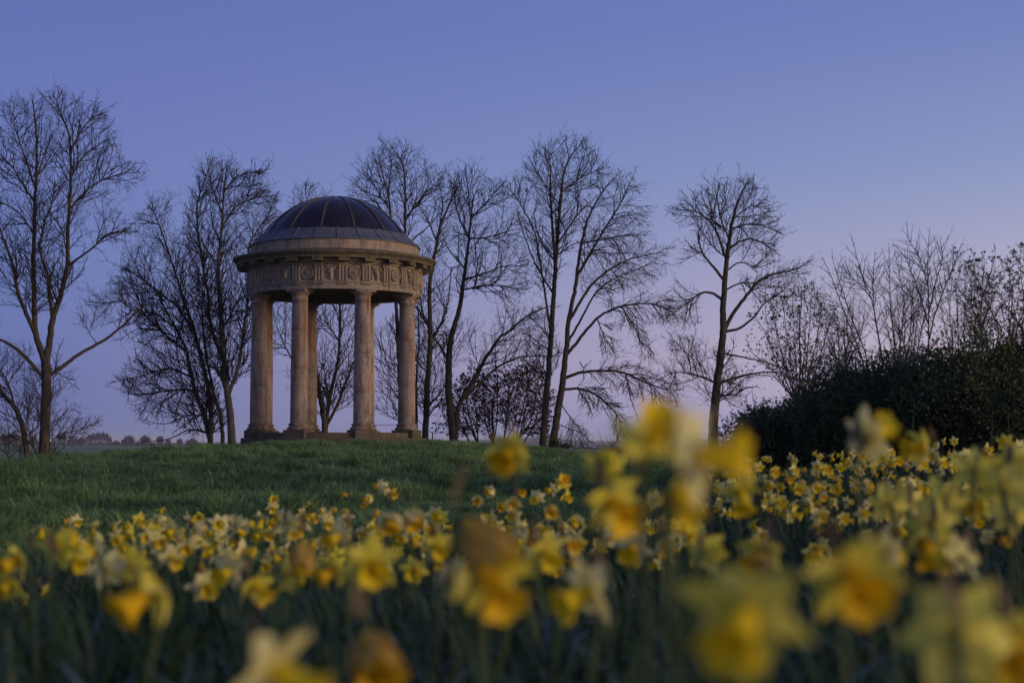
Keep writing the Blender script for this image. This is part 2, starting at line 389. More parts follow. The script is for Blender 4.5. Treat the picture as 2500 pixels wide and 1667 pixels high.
def buc_me():
    bm = bmesh.new()
    def ball(x, y, z, sx, sy, sz, rot=0):
        r = bmesh.ops.create_icosphere(bm, subdivisions=2, radius=1)
        bmesh.ops.transform(bm, matrix=Matrix.Translation((x, y, z)) @ Matrix.Rotation(rot, 4, 'Z') @ Matrix.Diagonal((sx, sy, sz, 1)), verts=r['verts'])
    prof = [(-.215, .045, .03), (-.19, .062, .05), (-.14, .05, .06), (-.06, .062, .07), (.0, .085, .07), (.05, .112, .062), (.10, .105, .058), (.15, .09, .05), (.19, .05, .03)]
    rows = []
    for y, wd, dp in prof:
        rows.append([bm.verts.new((wd * u, y, dp * (1 - abs(u) ** 2.2) + .002)) for u in (-1, -.7, -.35, 0, .35, .7, 1)])
    for A, B in zip(rows[:-1], rows[1:]):
        for k in range(6): bm.faces.new((A[k], A[k + 1], B[k + 1], B[k]))
    for s in (-1, 1):
        for k in range(6):
            u = k / 5; ball(s * (.09 + .11 * u), .15 + .10 * u * u + .02 * u, .03, .035 * (1 - .75 * u) + .004, .028 * (1 - .7 * u) + .004, .03 * (1 - .6 * u))
        ball(s * .135, .09, .02, .045, .018, .02, s * -.3)
        r = bmesh.ops.create_cone(bm, cap_ends=True, segments=10, radius1=.03, radius2=.022, depth=.03)
        bmesh.ops.translate(bm, vec=(s * .066, .04, .05), verts=r['verts'])
        for k in range(7): ball(s * (.185 + .012 * (-1) ** k), .10 - .05 * k, .018, .026 - .001 * k, .03, .022)
    bmesh.ops.transform(bm, matrix=Matrix.Rotation(R(90), 4, 'X') @ Matrix.Diagonal((1, 1, 1.7, 1)), verts=bm.verts)
    return bmesh_me('bucranium', bm, M['stone'], True)
def frame_me():
    bm = bmesh.new(); bbox(bm, -.225, .225, -.012, .02, -.0125, .0125)
    return bmesh_me('metope_fillet', bm, M['stone'])
tm, rm, pam, bum, fm = tri_me(), reg_me(), pat_me(), buc_me(), frame_me()
def ring_child(nm, me, a, r, z, par): return mobj(nm, me, parent=par, loc=(r * math.sin(a), -r * math.cos(a), z), rotz=a)
for k in range(24):
    a = R(-18.75 + 15 * k)
    ring_child('triglyph', tm, a, 2.80, 5.275, ent)
    ring_child('guttae', rm, a, 2.842, 4.9685, ent)
    b_ = a + R(7.5)
    if k % 2: ring_child('bucranium', bum, b_, 2.785, 5.275, ent)
    else: ring_child('patera', pam, b_, 2.785, 5.275, ent)
    ring_child('metope_fillet', fm, b_, 2.783, 5.5275, ent); ring_child('metope_fillet', fm, b_, 2.783, 5.0255, ent)
# cornice, mutules
bm = bmesh.new()
lathe(bm, [(2.952, 5.72), (3.215, 5.722), (3.22, 5.80), (3.25, 5.805), (3.262, 5.83), (3.30, 5.85), (3.33, 5.885), (3.335, 5.93), (3.30, 5.945), (2.72, 6.06)], 128)
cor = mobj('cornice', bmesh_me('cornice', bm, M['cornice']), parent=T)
bm = bmesh.new(); bbox(bm, -.17, .17, -.13, .13, -.115, 0, .008); mum = bmesh_me('mutule', bm, M['cornice'])
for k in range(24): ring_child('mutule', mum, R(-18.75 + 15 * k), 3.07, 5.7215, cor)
# attic drum built of stones
bm = bmesh.new(); lathe(bm, [(2.60, 5.98), (2.60, 6.36)], 64); att = mobj('attic_drum', bmesh_me('attic_drum', bm, M['plinth']), parent=T)
bm = bmesh.new(); g_ = R(.06)
lathe(bm, [(2.61, 5.98), (2.765, 5.98), (2.755, 6.345), (2.70, 6.372), (2.61, 6.372), (2.61, 5.98)], 5, -R(7.5) + g_, R(7.5) - g_, True); blm = bmesh_me('stone_block', bm, M['stone'])
for k in range(24): mobj('stone_block', blm, parent=att, rotz=R(15 * k + 4))
# lead skirt sheets
SKP = [(2.80, 6.352), (2.80, 6.385), (2.765, 6.405), (2.64, 6.49), (2.52, 6.59), (2.43, 6.68), (2.385, 6.735), (2.362, 6.765)]
bm = bmesh.new(); lathe(bm, [(r - .03, z - .01) for r, z in SKP], 72); lead = mobj('lead_skirt', bmesh_me('lead_skirt', bm, M['lead'], True), parent=T)
bm = bmesh.new(); g_ = R(.10); lathe(bm, SKP, 5, -R(7.5) + g_, R(7.5) - g_); lsm = bmesh_me('lead_sheet', bm, M['lead'], True)
bm = bmesh.new()
for (r, z) in zip(SKP[1:], SKP[2:]): pass
pts = SKP[1:]
for sgn in (0,):
    vs = []
    for r, z in pts:
        vs.append([bm.verts.new((x, -(r + h), z + h * .8)) for x, h in ((-.02, 0), (-.012, .018), (.012, .018), (.02, 0))])
    for A, B in zip(vs[:-1], vs[1:]):
        for q in range(3): bm.faces.new((A[q], A[q + 1], B[q + 1], B[q]))
lrm = bmesh_me('lead_roll', bm, M['lead'], True)
for k in range(24):
    mobj('lead_sheet', lsm, parent=lead, rotz=R(15 * k)); mobj('lead_roll', lrm, parent=lead, rotz=R(15 * k + 7.5))
# dome: panels between ribs on a spherical cap
DR, DZ = 2.80, 5.25
NR = 14
def cap(r, off=0.0):
    return (r * (DR + off) / DR, DZ + math.sqrt(DR * DR - r * r) * (DR + off) / DR)
bm = bmesh.new(); lathe(bm, [cap(r, -.03) for r in np.linspace(2.38, .02, 18)], 84)
dome = mobj('dome', bmesh_me('dome', bm, M['rib'], True), parent=T)
bm = bmesh.new(); hw = math.pi / NR
rs = np.linspace(2.37, .16, 16)
rings = []
for r in rs:
    gap = .03 / r
    u = np.linspace(-hw + gap, hw - gap, 7)
    row = []
    for q, a in enumerate(u):
        rr_, zz = cap(r, .012 * (1 - (2 * q / 6 - 1) ** 2)); row.append(bm.verts.new((rr_ * math.sin(a), -rr_ * math.cos(a), zz)))
    rings.append(row)
for A, B in zip(rings[:-1], rings[1:]):
    for q in range(6): bm.faces.new((A[q], A[q + 1], B[q + 1], B[q]))
dpm = bmesh_me('panel', bm, M['dome'], True)
bm = bmesh.new(); vs = []
for r in np.linspace(2.37, .12, 18):
    row = []
    for x, h in ((-.034, -.005), (-.028, .035), (.028, .035), (.034, -.005)):
        rr_, zz = cap(r, h); row.append(bm.verts.new((x, -rr_, zz)))
    vs.append(row)
for A, B in zip(vs[:-1], vs[1:]):
    for q in range(3): bm.faces.new((A[q], A[q + 1], B[q + 1], B[q]))
bm.faces.new(vs[0]); bm.faces.new(vs[-1][::-1])
rbm = bmesh_me('rib', bm, M['rib'])
for k in range(NR):
    a = 2 * math.pi * k / NR + R(-4.6)
    mobj('rib', rbm, parent=dome, rotz=a); mobj('panel', dpm, parent=dome, rotz=a + hw)
bm = bmesh.new(); lathe(bm, [(.19, 8.03), (.20, 8.075), (.15, 8.085), (.13, 8.06), (0.001, 8.06)], 24); mobj('crown_ring', bmesh_me('crown_ring', bm, M['rib']), parent=dome)

# iron park railing behind the temple
FN = empty('iron_railing', P(1060, 1085, 56)); tag(FN, 'thin dark iron railing with two rails behind the right side of the temple', 'railing')
fo = np.array(FN.location)
def rod(name, pts, r, par, org, n=6, m=None):
    me = tube_mesh(name, [np.array(p) - org for p in pts], [r] * len(pts), n, m or M['iron']); return mobj(name, me, parent=par)
def tube_mesh(name, pts, rads, n, m, smooth=True, cap_end=True):
    pts = np.array(pts, float); k = len(pts)
    d = np.gradient(pts, axis=0); d /= np.linalg.norm(d, axis=1)[:, None] + 1e-12
    ref = np.array((.17, .97, .13)); ref /= np.linalg.norm(ref)
    if abs(d @ ref).max() > .93: ref = np.array((.97, .1, .2)); ref /= np.linalg.norm(ref)
    a = np.cross(d, ref); a /= np.linalg.norm(a, axis=1)[:, None]; b = np.cross(d, a)
    t = np.linspace(0, 2 * math.pi, n, endpoint=False)
    V = pts[:, None] + np.array(rads)[:, None, None] * (np.cos(t)[None, :, None] * a[:, None] + np.sin(t)[None, :, None] * b[:, None])
    i, j = np.meshgrid(np.arange(k - 1), np.arange(n), indexing='ij'); j2 = (j + 1) % n
    F = np.stack([i * n + j, i * n + j2, (i + 1) * n + j2, (i + 1) * n + j], -1).reshape(-1, 4)
    return npmesh(name, V.reshape(-1, 3), F, m, smooth)
rod('rail', [P(895, 998, 56.2), P(1018, 998, 56)], .009, FN, fo); rod('rail', [P(895, 1037, 56.2), P(1018, 1037, 56)], .009, FN, fo)
rod('stay', [P(1014, 1020, 56), P(1056, 1058, 56)], .012, FN, fo); rod('post', [P(1056, 1054, 56), P(1056, 1090, 56)], .022, FN, fo)
rod('post', [P(1014, 990, 56), P(1014, 1092, 56)], .022, FN, fo); rod('post', [P(897, 990, 56.2), P(897, 1092, 56.2)], .02, FN, fo)

# ------------------------------------------------------------------ trees
def resample(pts, rads, step):
    pts = np.array(pts, float); L = np.r_[0, np.cumsum(np.linalg.norm(np.diff(pts, axis=0), axis=1))]
    n = max(2, int(L[-1] / step) + 1); u = np.linspace(0, L[-1], n)
    # smooth through Catmull-Rom like cubic: interpolate linearly, then relax
    q = np.stack([np.interp(u, L, pts[:, k]) for k in range(3)], 1)
    for _ in range(3): q[1:-1] = .25 * q[:-2] + .5 * q[1:-1] + .25 * q[2:]
    return q, np.interp(u, L, np.interp(np.linspace(0, 1, len(pts)), np.linspace(0, 1, len(rads)), rads))
def in_poly(x, y, poly):
    poly = np.array(poly); ins = np.zeros(len(x), bool); j = len(poly) - 1
    for i in range(len(poly)):
        xi, yi = poly[i]; xj, yj = poly[j]
        c = ((yi > y) != (yj > y)) & (x < (xj - xi) * (y - yi) / (yj - yi + 1e-9) + xi); ins ^= c; j = i
    return ins
def to_px(p):
    """photo pixel of world points"""
    d = p - np.array((0, 0, HC)); f_ = d[:, 1] * cp + d[:, 2] * sp; u_ = -d[:, 1] * sp + d[:, 2] * cp
    return 1250 + FPX * d[:, 0] / f_, 833.5 - FPX * u_ / f_
def unit(v): return v / (np.linalg.norm(v, axis=1)[:, None] + 1e-12)
def grow(start, dirs, L, r0, u, polys, rg, step, trop, wob, gap, seg_out, order, stopp=.4):
    """grow one order of branches together; returns spawn points (pos, dir, fraction, parent length, radius) every gap pixels"""
    n = len(start); pos = start.copy(); d = dirs.copy(); done = np.zeros(n); alive = np.ones(n, bool); sp_ = []
    acc = rg.uniform(0, gap, n)
    bend = unit(rg.normal(0, 1, (n, 3))) * wob * .6
    while alive.any():
        k = np.where(alive)[0]
        d[k] = unit(d[k] + np.array(trop) + bend[k] + rg.normal(0, wob, (len(k), 3)))
        q = pos[k] + d[k] * step * u
        f0 = done[k] / L[k]; done[k] += step; f1 = np.minimum(done[k] / L[k], 1)
        ra = r0[k] * (1 - .62 * f0); rb = r0[k] * (1 - .62 * f1)
        seg_out.append((pos[k].copy(), q.copy(), ra, rb))
        acc[k] += step
        while True:
            m = acc[k] >= gap
            m &= f1 > .08
            if not m.any(): break
            kk = k[m]; t_ = rg.random((len(kk), 1)); sp_.append((pos[kk] * (1 - t_) + q[m] * t_, d[kk].copy(), f1[m], L[kk], rb[m])); acc[kk] -= gap
        pos[k] = q
        alive[k[done[k] >= L[k]]] = False
        k = np.where(alive)[0]
        if len(k) and polys:
            x, y = to_px(pos[k]); ins = np.zeros(len(k), bool)
            for pl in polys: ins |= in_poly(x, y, pl)
            alive[k[(~ins) & (rg.random(len(k)) < stopp)]] = False
    if not sp_: return None
    return [np.concatenate([z[i] for z in sp_]) for i in range(5)] + [(pos, d)]
def thin_out(p, cell, cap_n, rg):
    """indices of at most cap_n points in every photo cell"""
    x, y = to_px(p); key = np.floor(x / cell).astype(np.int64) * 100000 + np.floor(y / cell).astype(np.int64)
    o = rg.permutation(len(p)); ks = key[o]; srt = np.argsort(ks, kind='stable'); ks2 = ks[srt]
    first = np.r_[True, ks2[1:] != ks2[:-1]]; st = np.where(first)[0]; rank = np.arange(len(ks2)) - np.repeat(st, np.diff(np.r_[st, len(ks2)]))
    return o[srt[rank < cap_n]]
def side(d, rg, a0, a1, flat=.75):
    """turn directions d sideways by a0..a1 degrees"""
    q = rg.normal(0, 1, d.shape); q[:, 1] *= flat; q = unit(q - (q * d).sum(1)[:, None] * d); a = np.radians(rg.uniform(a0, a1, len(d)))[:, None]
    return d * np.cos(a) + q * np.sin(a)
def seg_arrays(p0, p1, r0, r1, n):
    d = p1 - p0; d = d / (np.linalg.norm(d, axis=1)[:, None] + 1e-12)
    ref = np.where(np.abs(d[:, 1:2]) > .9, np.array([[1., 0, 0]]), np.array([[0, 1., 0]]))
    a = np.cross(d, ref); a /= np.linalg.norm(a, axis=1)[:, None] + 1e-12; b = np.cross(d, a)
    t = np.linspace(0, 2 * math.pi, n, endpoint=False)
    circ = np.cos(t)[None, :, None] * a[:, None] + np.sin(t)[None, :, None] * b[:, None]
    V = np.concatenate([p0[:, None] + r0[:, None, None] * circ, p1[:, None] + r1[:, None, None] * circ], 1)
    k = len(p0); base = (np.arange(k) * 2 * n)[:, None]; j = np.arange(n)[None]; j2 = (j + 1) % n
    F = np.stack([base + j, base + j2, base + n + j2, base + n + j], -1).reshape(-1, 4)
    return V.reshape(-1, 3), F
def merge(parts):
    Vs, Fs, o = [], [], 0
    for V, F in parts:
        Vs.append(V); Fs.append(F + o); o += len(V)
    return np.concatenate(Vs), np.concatenate(Fs)
def leaves_arrays(c, size, rg, aspect=.5, up=0.0, dirs=None):
    """rhombic folded leaves: 4 verts, 1 quad"""
    n = len(c); ax = rg.normal(0, 1, (n, 3)); ax[:, 2] += up
    if dirs is not None: ax = ax * .6 + dirs
    ax /= np.linalg.norm(ax, axis=1)[:, None]; q = rg.normal(0, 1, (n, 3)); s = np.cross(ax, q); s /= np.linalg.norm(s, axis=1)[:, None] + 1e-9
    nn = np.cross(ax, s); sz = np.asarray(size)[:, None] if np.ndim(size) else size
    V = np.stack([c, c + ax * sz * .5 + s * sz * aspect * .5 + nn * sz * .12, c + ax * sz, c + ax * sz * .5 - s * sz * aspect * .5 + nn * sz * .12], 1).reshape(-1, 3)
    return V, np.arange(4 * n).reshape(-1, 4)

def make_tree(name, label, Y, limbs, polys, seed, cat='tree', thick=.6, step=10, dk=9.5, di=150, tr=.56, twn=1.1, twl=(14, 30), trop=(0, 0, .25), jit=.2, pw=2.3, bark='bark', twig='twig', leaf=None, base=None, group=None, droop=0.0, maxr=1e9, lean=.3, spread=.9, dens=2.6, Lmax=165, up=.05, wig=.085, g1=9.5, g2=9, g3=10, caps=(3, 4, 7, 7)):
    """limbs: list of (pixel points, r0, r1) in photo pixels of width radius; first limb is the trunk. polys: list of (polygon, number of attractors)"""
    rg = np.random.default_rng(seed); u = Y / FPX
    limbs3 = []; L2 = []
    for k, (pts, r0, r1) in enumerate(limbs):
        pts = np.array(pts, float); ln = np.linalg.norm(np.diff(pts, axis=0), axis=1).sum()
        best = 1e9
        if k == 0 or not L2: off0 = 0.0
        else:
            best = 1e9; off0 = 0
            for q, of in L2:
                d = np.linalg.norm(q - pts[0], axis=1); b_ = d.argmin()
                if d[b_] < best: best = d[b_]; off0 = of[b_]; near_ = q[b_]
            if best < 16: pts[0] = near_
        end = off0 + rg.uniform(-lean, lean) * ln * (1 if k else .2)
        seg = np.r_[0, np.cumsum(np.linalg.norm(np.diff(pts, axis=0), axis=1))] / max(ln, 1e-6)
        offs = off0 + (end - off0) * seg ** 1.2
        # fine samples for later attachment
        uu = np.linspace(0, 1, 25); L2.append((np.stack([np.interp(uu, seg, pts[:, 0]), np.interp(uu, seg, pts[:, 1])], 1), np.interp(uu, seg, offs)))
        w3 = np.array([P(x, y, Y + o * u) for (x, y), o in zip(pts, offs)])
        if k == 0 or best > 14:
            gz_ = float(zg(w3[0, 0], w3[0, 1])) - .12
            if w3[0, 2] > gz_ and w3[0, 2] - gz_ < 2.5: w3 = np.vstack([[w3[0, 0] - .1 * (w3[1, 0] - w3[0, 0]), w3[0, 1], gz_], w3])
        limbs3.append(resample(w3, [r0 * u, r1 * u], step * u))
    org = limbs3[0][0][0].copy()
    if base is not None: org = np.array(base)
    P0 = np.concatenate([q for q, r in limbs3]); par0 = []
    o = 0
    for q, r in limbs3: par0 += [-1] + list(range(o, o + len(q) - 1)); o += len(q)
    par0 = np.array(par0)
    jitn = rg.normal(0, .9 * u, P0.shape)
    P0 = P0 + jitn * .6
    pls = [p_ for p_, n_ in polys]
    sx, sy, sd, sr = [], [], [], []
    seg = []
    S0, D0, F0, R0_ = [], [], [], []
    for kk, (q, r) in enumerate(limbs3):
        o_ = sum(len(z[0]) for z in limbs3[:kk]); q = P0[o_:o_ + len(q)]
        dd = unit(np.gradient(q, axis=0)); x, y = to_px(q); ins = np.zeros(len(q), bool)
        for pl in pls: ins |= in_poly(x, y, pl)
        fr_ = np.linspace(0, 1, len(q)); rate = dens * step / 15.0 * (.55 + .9 * fr_) * (ins | (fr_ > .9))
        cnt = rg.poisson(rate); cnt[0] = 0; cnt[-1] = 3
        ix = np.repeat(np.arange(len(q)), cnt)
        S0.append(q[ix]); D0.append(np.where((ix == len(q) - 1)[:, None], side(dd[ix], rg, 5, 30), side(dd[ix], rg, 28, 62))); F0.append(fr_[ix]); R0_.append(r[ix])
    S0, D0, F0, R0_ = map(np.concatenate, (S0, D0, F0, R0_))
    kp = thin_out(S0, 17, caps[0], rg); S0, D0, F0, R0_ = S0[kp], D0[kp], F0[kp], R0_[kp]
    L1 = Lmax * rg.uniform(.35, 1.0, len(S0)) ** .9 * (1 - .45 * F0)
    r1_ = np.minimum(np.maximum(L1 * .0125, tr * 1.3) * u, R0_ * .75)
    sp1 = grow(S0, D0, L1, r1_, u, pls, rg, 8, (0, 0, up - droop), wig, g1, seg, 1, .55)
    tips = []; tdir = []
    if sp1:
        kp = thin_out(sp1[0], 17, caps[1], rg); sp1 = [z[kp] for z in sp1[:5]] + sp1[5:]
        L2 = np.maximum(12, sp1[3] * rg.uniform(.3, .75, len(sp1[0])) * (1.1 - .6 * sp1[2]))
        sp2 = grow(sp1[0], side(sp1[1], rg, 25, 58), L2, np.minimum(np.maximum(L2 * .013, tr) * u, sp1[4] * .8), u, pls, rg, 7, (0, 0, up * 1.2 - droop), wig * 1.1, g2, seg, 2, .5)
        tips.append(sp1[5][0]); tdir.append(sp1[5][1])
        if sp2:
            tips.append(sp2[5][0]); tdir.append(sp2[5][1])
            kp = thin_out(sp2[0], 17, caps[2], rg); sp2 = [z[kp] for z in sp2[:5]] + sp2[5:]
            L3 = rg.uniform(twl[0], twl[1], len(sp2[0])) * (1.1 - .4 * sp2[2])
            sp3 = grow(sp2[0], side(sp2[1], rg, 22, 55), L3, np.minimum(np.full(len(L3), tr * u), sp2[4]), u, pls, rg, 6, (0, 0, up * 1.6 - droop), wig * 1.2, g3, seg, 3, .65)
            if sp3:
                tips.append(sp3[5][0]); tdir.append(sp3[5][1])
                kp = thin_out(sp3[0], 17, caps[3], rg); sp3 = [z[kp] for z in sp3[:5]] + sp3[5:]
                L4 = rg.uniform(5, 12, len(sp3[0])); sp4 = grow(sp3[0], side(sp3[1], rg, 22, 50), L4, np.full(len(L4), tr * .75 * u), u, None, rg, 6, (0, 0, up * 1.5 - droop), wig, 1e9, seg, 4)
    tips = np.concatenate(tips); tdir = np.concatenate(tdir)
    sa, sb, ra, rb = [np.concatenate([z[i] for z in seg]) for i in range(4)]
    big = ra > 2.0 * u; parts = []
    for msk, ns in ((big, 6), (~big, 3)):
        if msk.any(): parts.append(seg_arrays(sa[msk], sb[msk] + (sb[msk] - sa[msk]) * .05, ra[msk], rb[msk], ns))
    V, F = merge(parts)
    ro = empty(name, org); tag(ro, label, cat, group)
    mobj('crown', npmesh('crown', V - org, F, M[twig], False), parent=ro)
    lim = []
    for kk, (q, r) in enumerate(limbs3):
        q = q - org; o = sum(len(z[0]) for z in limbs3[:kk]); q = q + jitn[o:o + len(q)] * .6
        rr_ = r.copy()
        if kk == 0:
            fl = np.exp(-np.arange(len(rr_)) * step / 14.0); rr_ = rr_ * (1 + .45 * fl)
        nm = 'trunk' if kk == 0 else 'limb'
        mobj(nm, tube_mesh(nm, q, rr_, 10 if rr_.max() > 4 * u else 7, M[bark]), parent=ro)
    if leaf and tips is not None:
        lm, cnt, (s0, s1), per = leaf
        pick = rg.choice(len(tips), min(cnt, len(tips)), replace=False); cc = np.repeat(tips[pick], per, 0); dd = np.repeat(tdir[pick], per, 0)
        cc = cc + rg.normal(0, .6 * u, cc.shape)
        V, F = leaves_arrays(cc, rg.uniform(s0, s1, len(cc)) * u, rg, .55, .3, dd)
        mobj('leaves', npmesh('leaves', V - org, F, M[lm], False), parent=ro)
    return ro

def poly_d(*p): return ZD(p)
# --- left edge: tall twin-stemmed tree
make_tree('bare_tree', 'tall bare tree forking into two stems at the left edge', 42,
    [(Z4([(335, 1490), (345, 1200), (352, 1000), (355, 850), (348, 720)]), 13.5, 11),
     (Z4([(350, 740), (300, 610), (268, 510), (262, 330), (256, 0)]) + Z3([(262, 1200), (265, 950), (278, 700), (284, 450), (262, 220), (250, 150)]), 8.5, 1.2),
     (Z4([(350, 740), (382, 560), (400, 400), (450, 270), (490, 130), (518, 0)]) + Z3([(518, 1150), (535, 900), (545, 650), (530, 400), (470, 250), (420, 130)]), 8.5, 1.2),
     (Z4([(250, 510), (185, 330), (128, 180), (105, 20)]) + Z3([(60, 1280), (0, 1130), (-80, 950)]), 5.5, 2),
     (Z4([(392, 400), (378, 200), (372, 60)]) + Z3([(360, 1450), (300, 1290), (330, 1100), (400, 930), (420, 760)]), 4.5, 1.2),
     (Z4([(395, 835), (520, 740), (620, 660), (740, 600), (850, 530), (960, 440), (1050, 350), (1085, 325)]), 5, 2),
     (Z4([(325, 880), (240, 740), (150, 650), (50, 580), (-60, 540)]), 5.5, 3),
     (Z3([(520, 1390), (600, 1350), (720, 1265), (800, 1170), (900, 1150), (1020, 1150)]), 3.2, 1),
     (Z3([(538, 960), (640, 850), (760, 760), (900, 710), (1040, 690)]), 3.2, 1),
     (Z3([(545, 720), (620, 590), (720, 500), (840, 440)]), 2.8, 1), (Z3([(535, 560), (600, 400), (690, 280), (790, 240)]), 2.4, 1),
     (Z3([(265, 950), (180, 800), (90, 640), (0, 560)]), 2.8, 1), (Z3([(280, 750), (340, 560), (390, 420)]), 2.2, .8), (Z3([(275, 800), (200, 600), (130, 400), (60, 230)]), 2.6, .8),
     (Z3([(262, 1130), (150, 1000), (40, 930), (-60, 900)]), 2.4, 1),
     (Z4([(1050, 350), (980, 320), (920, 250), (820, 290), (720, 270)]), 1.8, .8), (Z4([(745, 598), (690, 530), (660, 450)]), 1.4, .7)],
    [(poly_d((-60, 250), (40, 232), (85, 235), (118, 222), (160, 214), (205, 232), (240, 262), (262, 330), (292, 372), (328, 405), (300, 440), (268, 480), (296, 540), (220, 570), (150, 600), (205, 655), (190, 690), (60, 740), (-60, 760)), 2700),
     (poly_d((215, 680), (300, 655), (320, 740), (270, 770), (200, 700)), 130), (poly_d((180, 720), (250, 705), (235, 760), (190, 775)), 70), (poly_d((100, 800), (200, 760), (185, 810), (120, 840)), 60),
     (poly_d((-20, 840), (160, 850), (200, 940), (230, 975), (170, 1010), (40, 1000), (-20, 940)), 260)], 11, cat='tree', twl=(10, 22), twn=.9, thick=.7)
# --- slim leaning tree beside it
make_tree('bare_tree', 'slim bare tree leaning left beside the foot of the forked tree', 40,
    [(Z4([(215, 1490), (180, 1250), (130, 1100), (60, 1020), (0, 950), (-60, 880)]), 7.5, 4), (Z4([(112, 1060), (85, 950), (50, 870), (0, 790), (-40, 740)]), 3.2, 1.5),
     (Z4([(300, 1470), (260, 1380), (180, 1300), (90, 1290), (0, 1330)]), 2.4, .8), (Z4([(325, 1450), (230, 1310), (200, 1150), (230, 1000)]), 1.8, .7), (Z4([(380, 1340), (480, 1280), (620, 1250), (740, 1190)]), 2, .7)],
    [(poly_d((-20, 800), (60, 790), (110, 850), (130, 980), (90, 1030), (-20, 1000)), 330), (poly_d((130, 960), (230, 965), (180, 1015), (110, 1020)), 110)], 12, twl=(10, 24), twn=1.0)
# --- group left of the temple
make_tree('bare_tree', 'bare tree with a thick pale trunk close to the left of the temple', 57,
    [(Z4([(1775, 1345), (1765, 1150), (1745, 1000), (1720, 780), (1700, 560), (1690, 300), (1672, 100)]) + Z3([(1672, 1400), (1700, 1100), (1712, 860), (1725, 740), (1735, 680)]), 11, 1.0),
     (Z4([(1768, 985), (1830, 760), (1878, 420), (1900, 250)]) + Z3([(1900, 1250), (1960, 1150), (2050, 1020)]), 5, 1.2),
     (Z4([(1712, 700), (1640, 560), (1600, 380), (1590, 200)]) + Z3([(1560, 1450), (1520, 1200), (1500, 950), (1560, 780), (1620, 620)]), 4.5, 1),
     (Z4([(1700, 500), (1780, 350), (1860, 180)]), 3, 1), (Z3([(1700, 1100), (1800, 950), (1950, 880), (2100, 870)]), 2.6, .8), (Z3([(1705, 1000), (1640, 850), (1600, 700)]), 2.4, .8), (Z3([(1715, 820), (1800, 720), (1930, 690), (2010, 690)]), 2, .8), (Z4([(1740, 900), (1640, 760), (1560, 740), (1340, 720), (1100, 590)]), 3, 1)],
    [(poly_d((430, 470), (478, 365), (510, 375), (545, 395), (605, 393), (592, 425), (634, 455), (628, 560), (600, 660), (575, 780), (560, 860), (520, 900), (480, 820), (440, 700), (430, 560)), 1500), (poly_d((560, 850), (640, 700), (650, 950), (600, 990)), 260)],
    21, twl=(10, 24), dens=4.5, caps=(4, 6, 9, 9), bark='bark_pale')
make_tree('bare_tree', 'many-stemmed bare tree spreading left at the foot of the mound crest', 58,
    [(Z4([(1612, 1340), (1580, 1200), (1550, 1110), (1490, 960), (1460, 800), (1430, 640), (1330, 450), (1200, 200)]), 7.5, 2),
     (Z4([(1662, 1340), (1620, 1130), (1590, 900), (1540, 700), (1470, 430), (1400, 250)]) + Z3([(1330, 1420), (1250, 1180), (1180, 1000)]), 7.5, 1.2),
     (Z4([(1705, 1340), (1690, 1120), (1640, 1000), (1610, 850), (1560, 560), (1545, 300)]), 6, 2),
     (Z4([(1490, 970), (1420, 935), (1300, 950), (1180, 965), (1050, 1000), (960, 960)]), 3, .8), (Z4([(1450, 870), (1380, 810), (1300, 770), (1200, 800), (1080, 840), (900, 880)]), 3, .8),
     (Z4([(1605, 1300), (1530, 1250), (1450, 1240), (1350, 1300), (1200, 1345), (1120, 1330)]), 2.6, .8), (Z4([(1560, 1140), (1460, 1130), (1350, 1180), (1250, 1220), (1160, 1190)]), 2, .8),
     (Z4([(1440, 660), (1300, 560), (1180, 440), (1080, 345), (1060, 230), (1010, 150)]), 3.2, 1), (Z4([(1330, 450), (1180, 350), (1080, 345), (950, 380)]), 2.2, .8), (Z4([(1500, 520), (1380, 330), (1200, 180), (1050, 70), (950, 20)]), 3, 1),
     (Z4([(1400, 560), (1200, 480), (1050, 470), (960, 540)]), 2, .7)],
    [(poly_d((300, 520), (345, 470), (400, 435), (470, 425), (500, 520), (500, 700), (480, 850), (430, 950), (380, 900), (330, 800), (312, 700), (235, 690), (290, 610)), 1500),
     (poly_d((275, 870), (300, 835), (340, 800), (440, 820), (500, 900), (520, 990), (470, 1005), (390, 960), (330, 950), (300, 925)), 500)],
    22, twl=(10, 24), dens=4.5, caps=(4, 6, 9, 9))
# --- trees behind the temple
make_tree('bare_tree', 'tall bare tree rising behind the right half of the dome', 68,
    [([(985, 1085), (975, 900), (968, 760), (960, 640), (955, 540), (948, 470), (955, 400)], 7, 1.2), ([(972, 820), (1000, 700), (988, 560), (990, 470), (985, 400), (960, 365)], 5, 1),
     ([(956, 560), (925, 500), (880, 460)], 2.5, .8), ([(955, 520), (905, 440), (880, 420)], 2, .8), ([(988, 540), (1030, 480), (1070, 440)], 2.5, .8), ([(992, 600), (1040, 560), (1075, 520)], 2.2, .8), ([(950, 480), (930, 410), (925, 380)], 1.8, .7)],
    [(poly_d((795, 442), (840, 382), (880, 342), (935, 334), (990, 370), (1022, 412), (1010, 450), (985, 490), (960, 540), (925, 560), (890, 500), (850, 470)), 950), (poly_d((860, 760), (960, 720), (1000, 850), (980, 980), (870, 960)), 420)],
    31, twl=(9, 20), twn=.8)
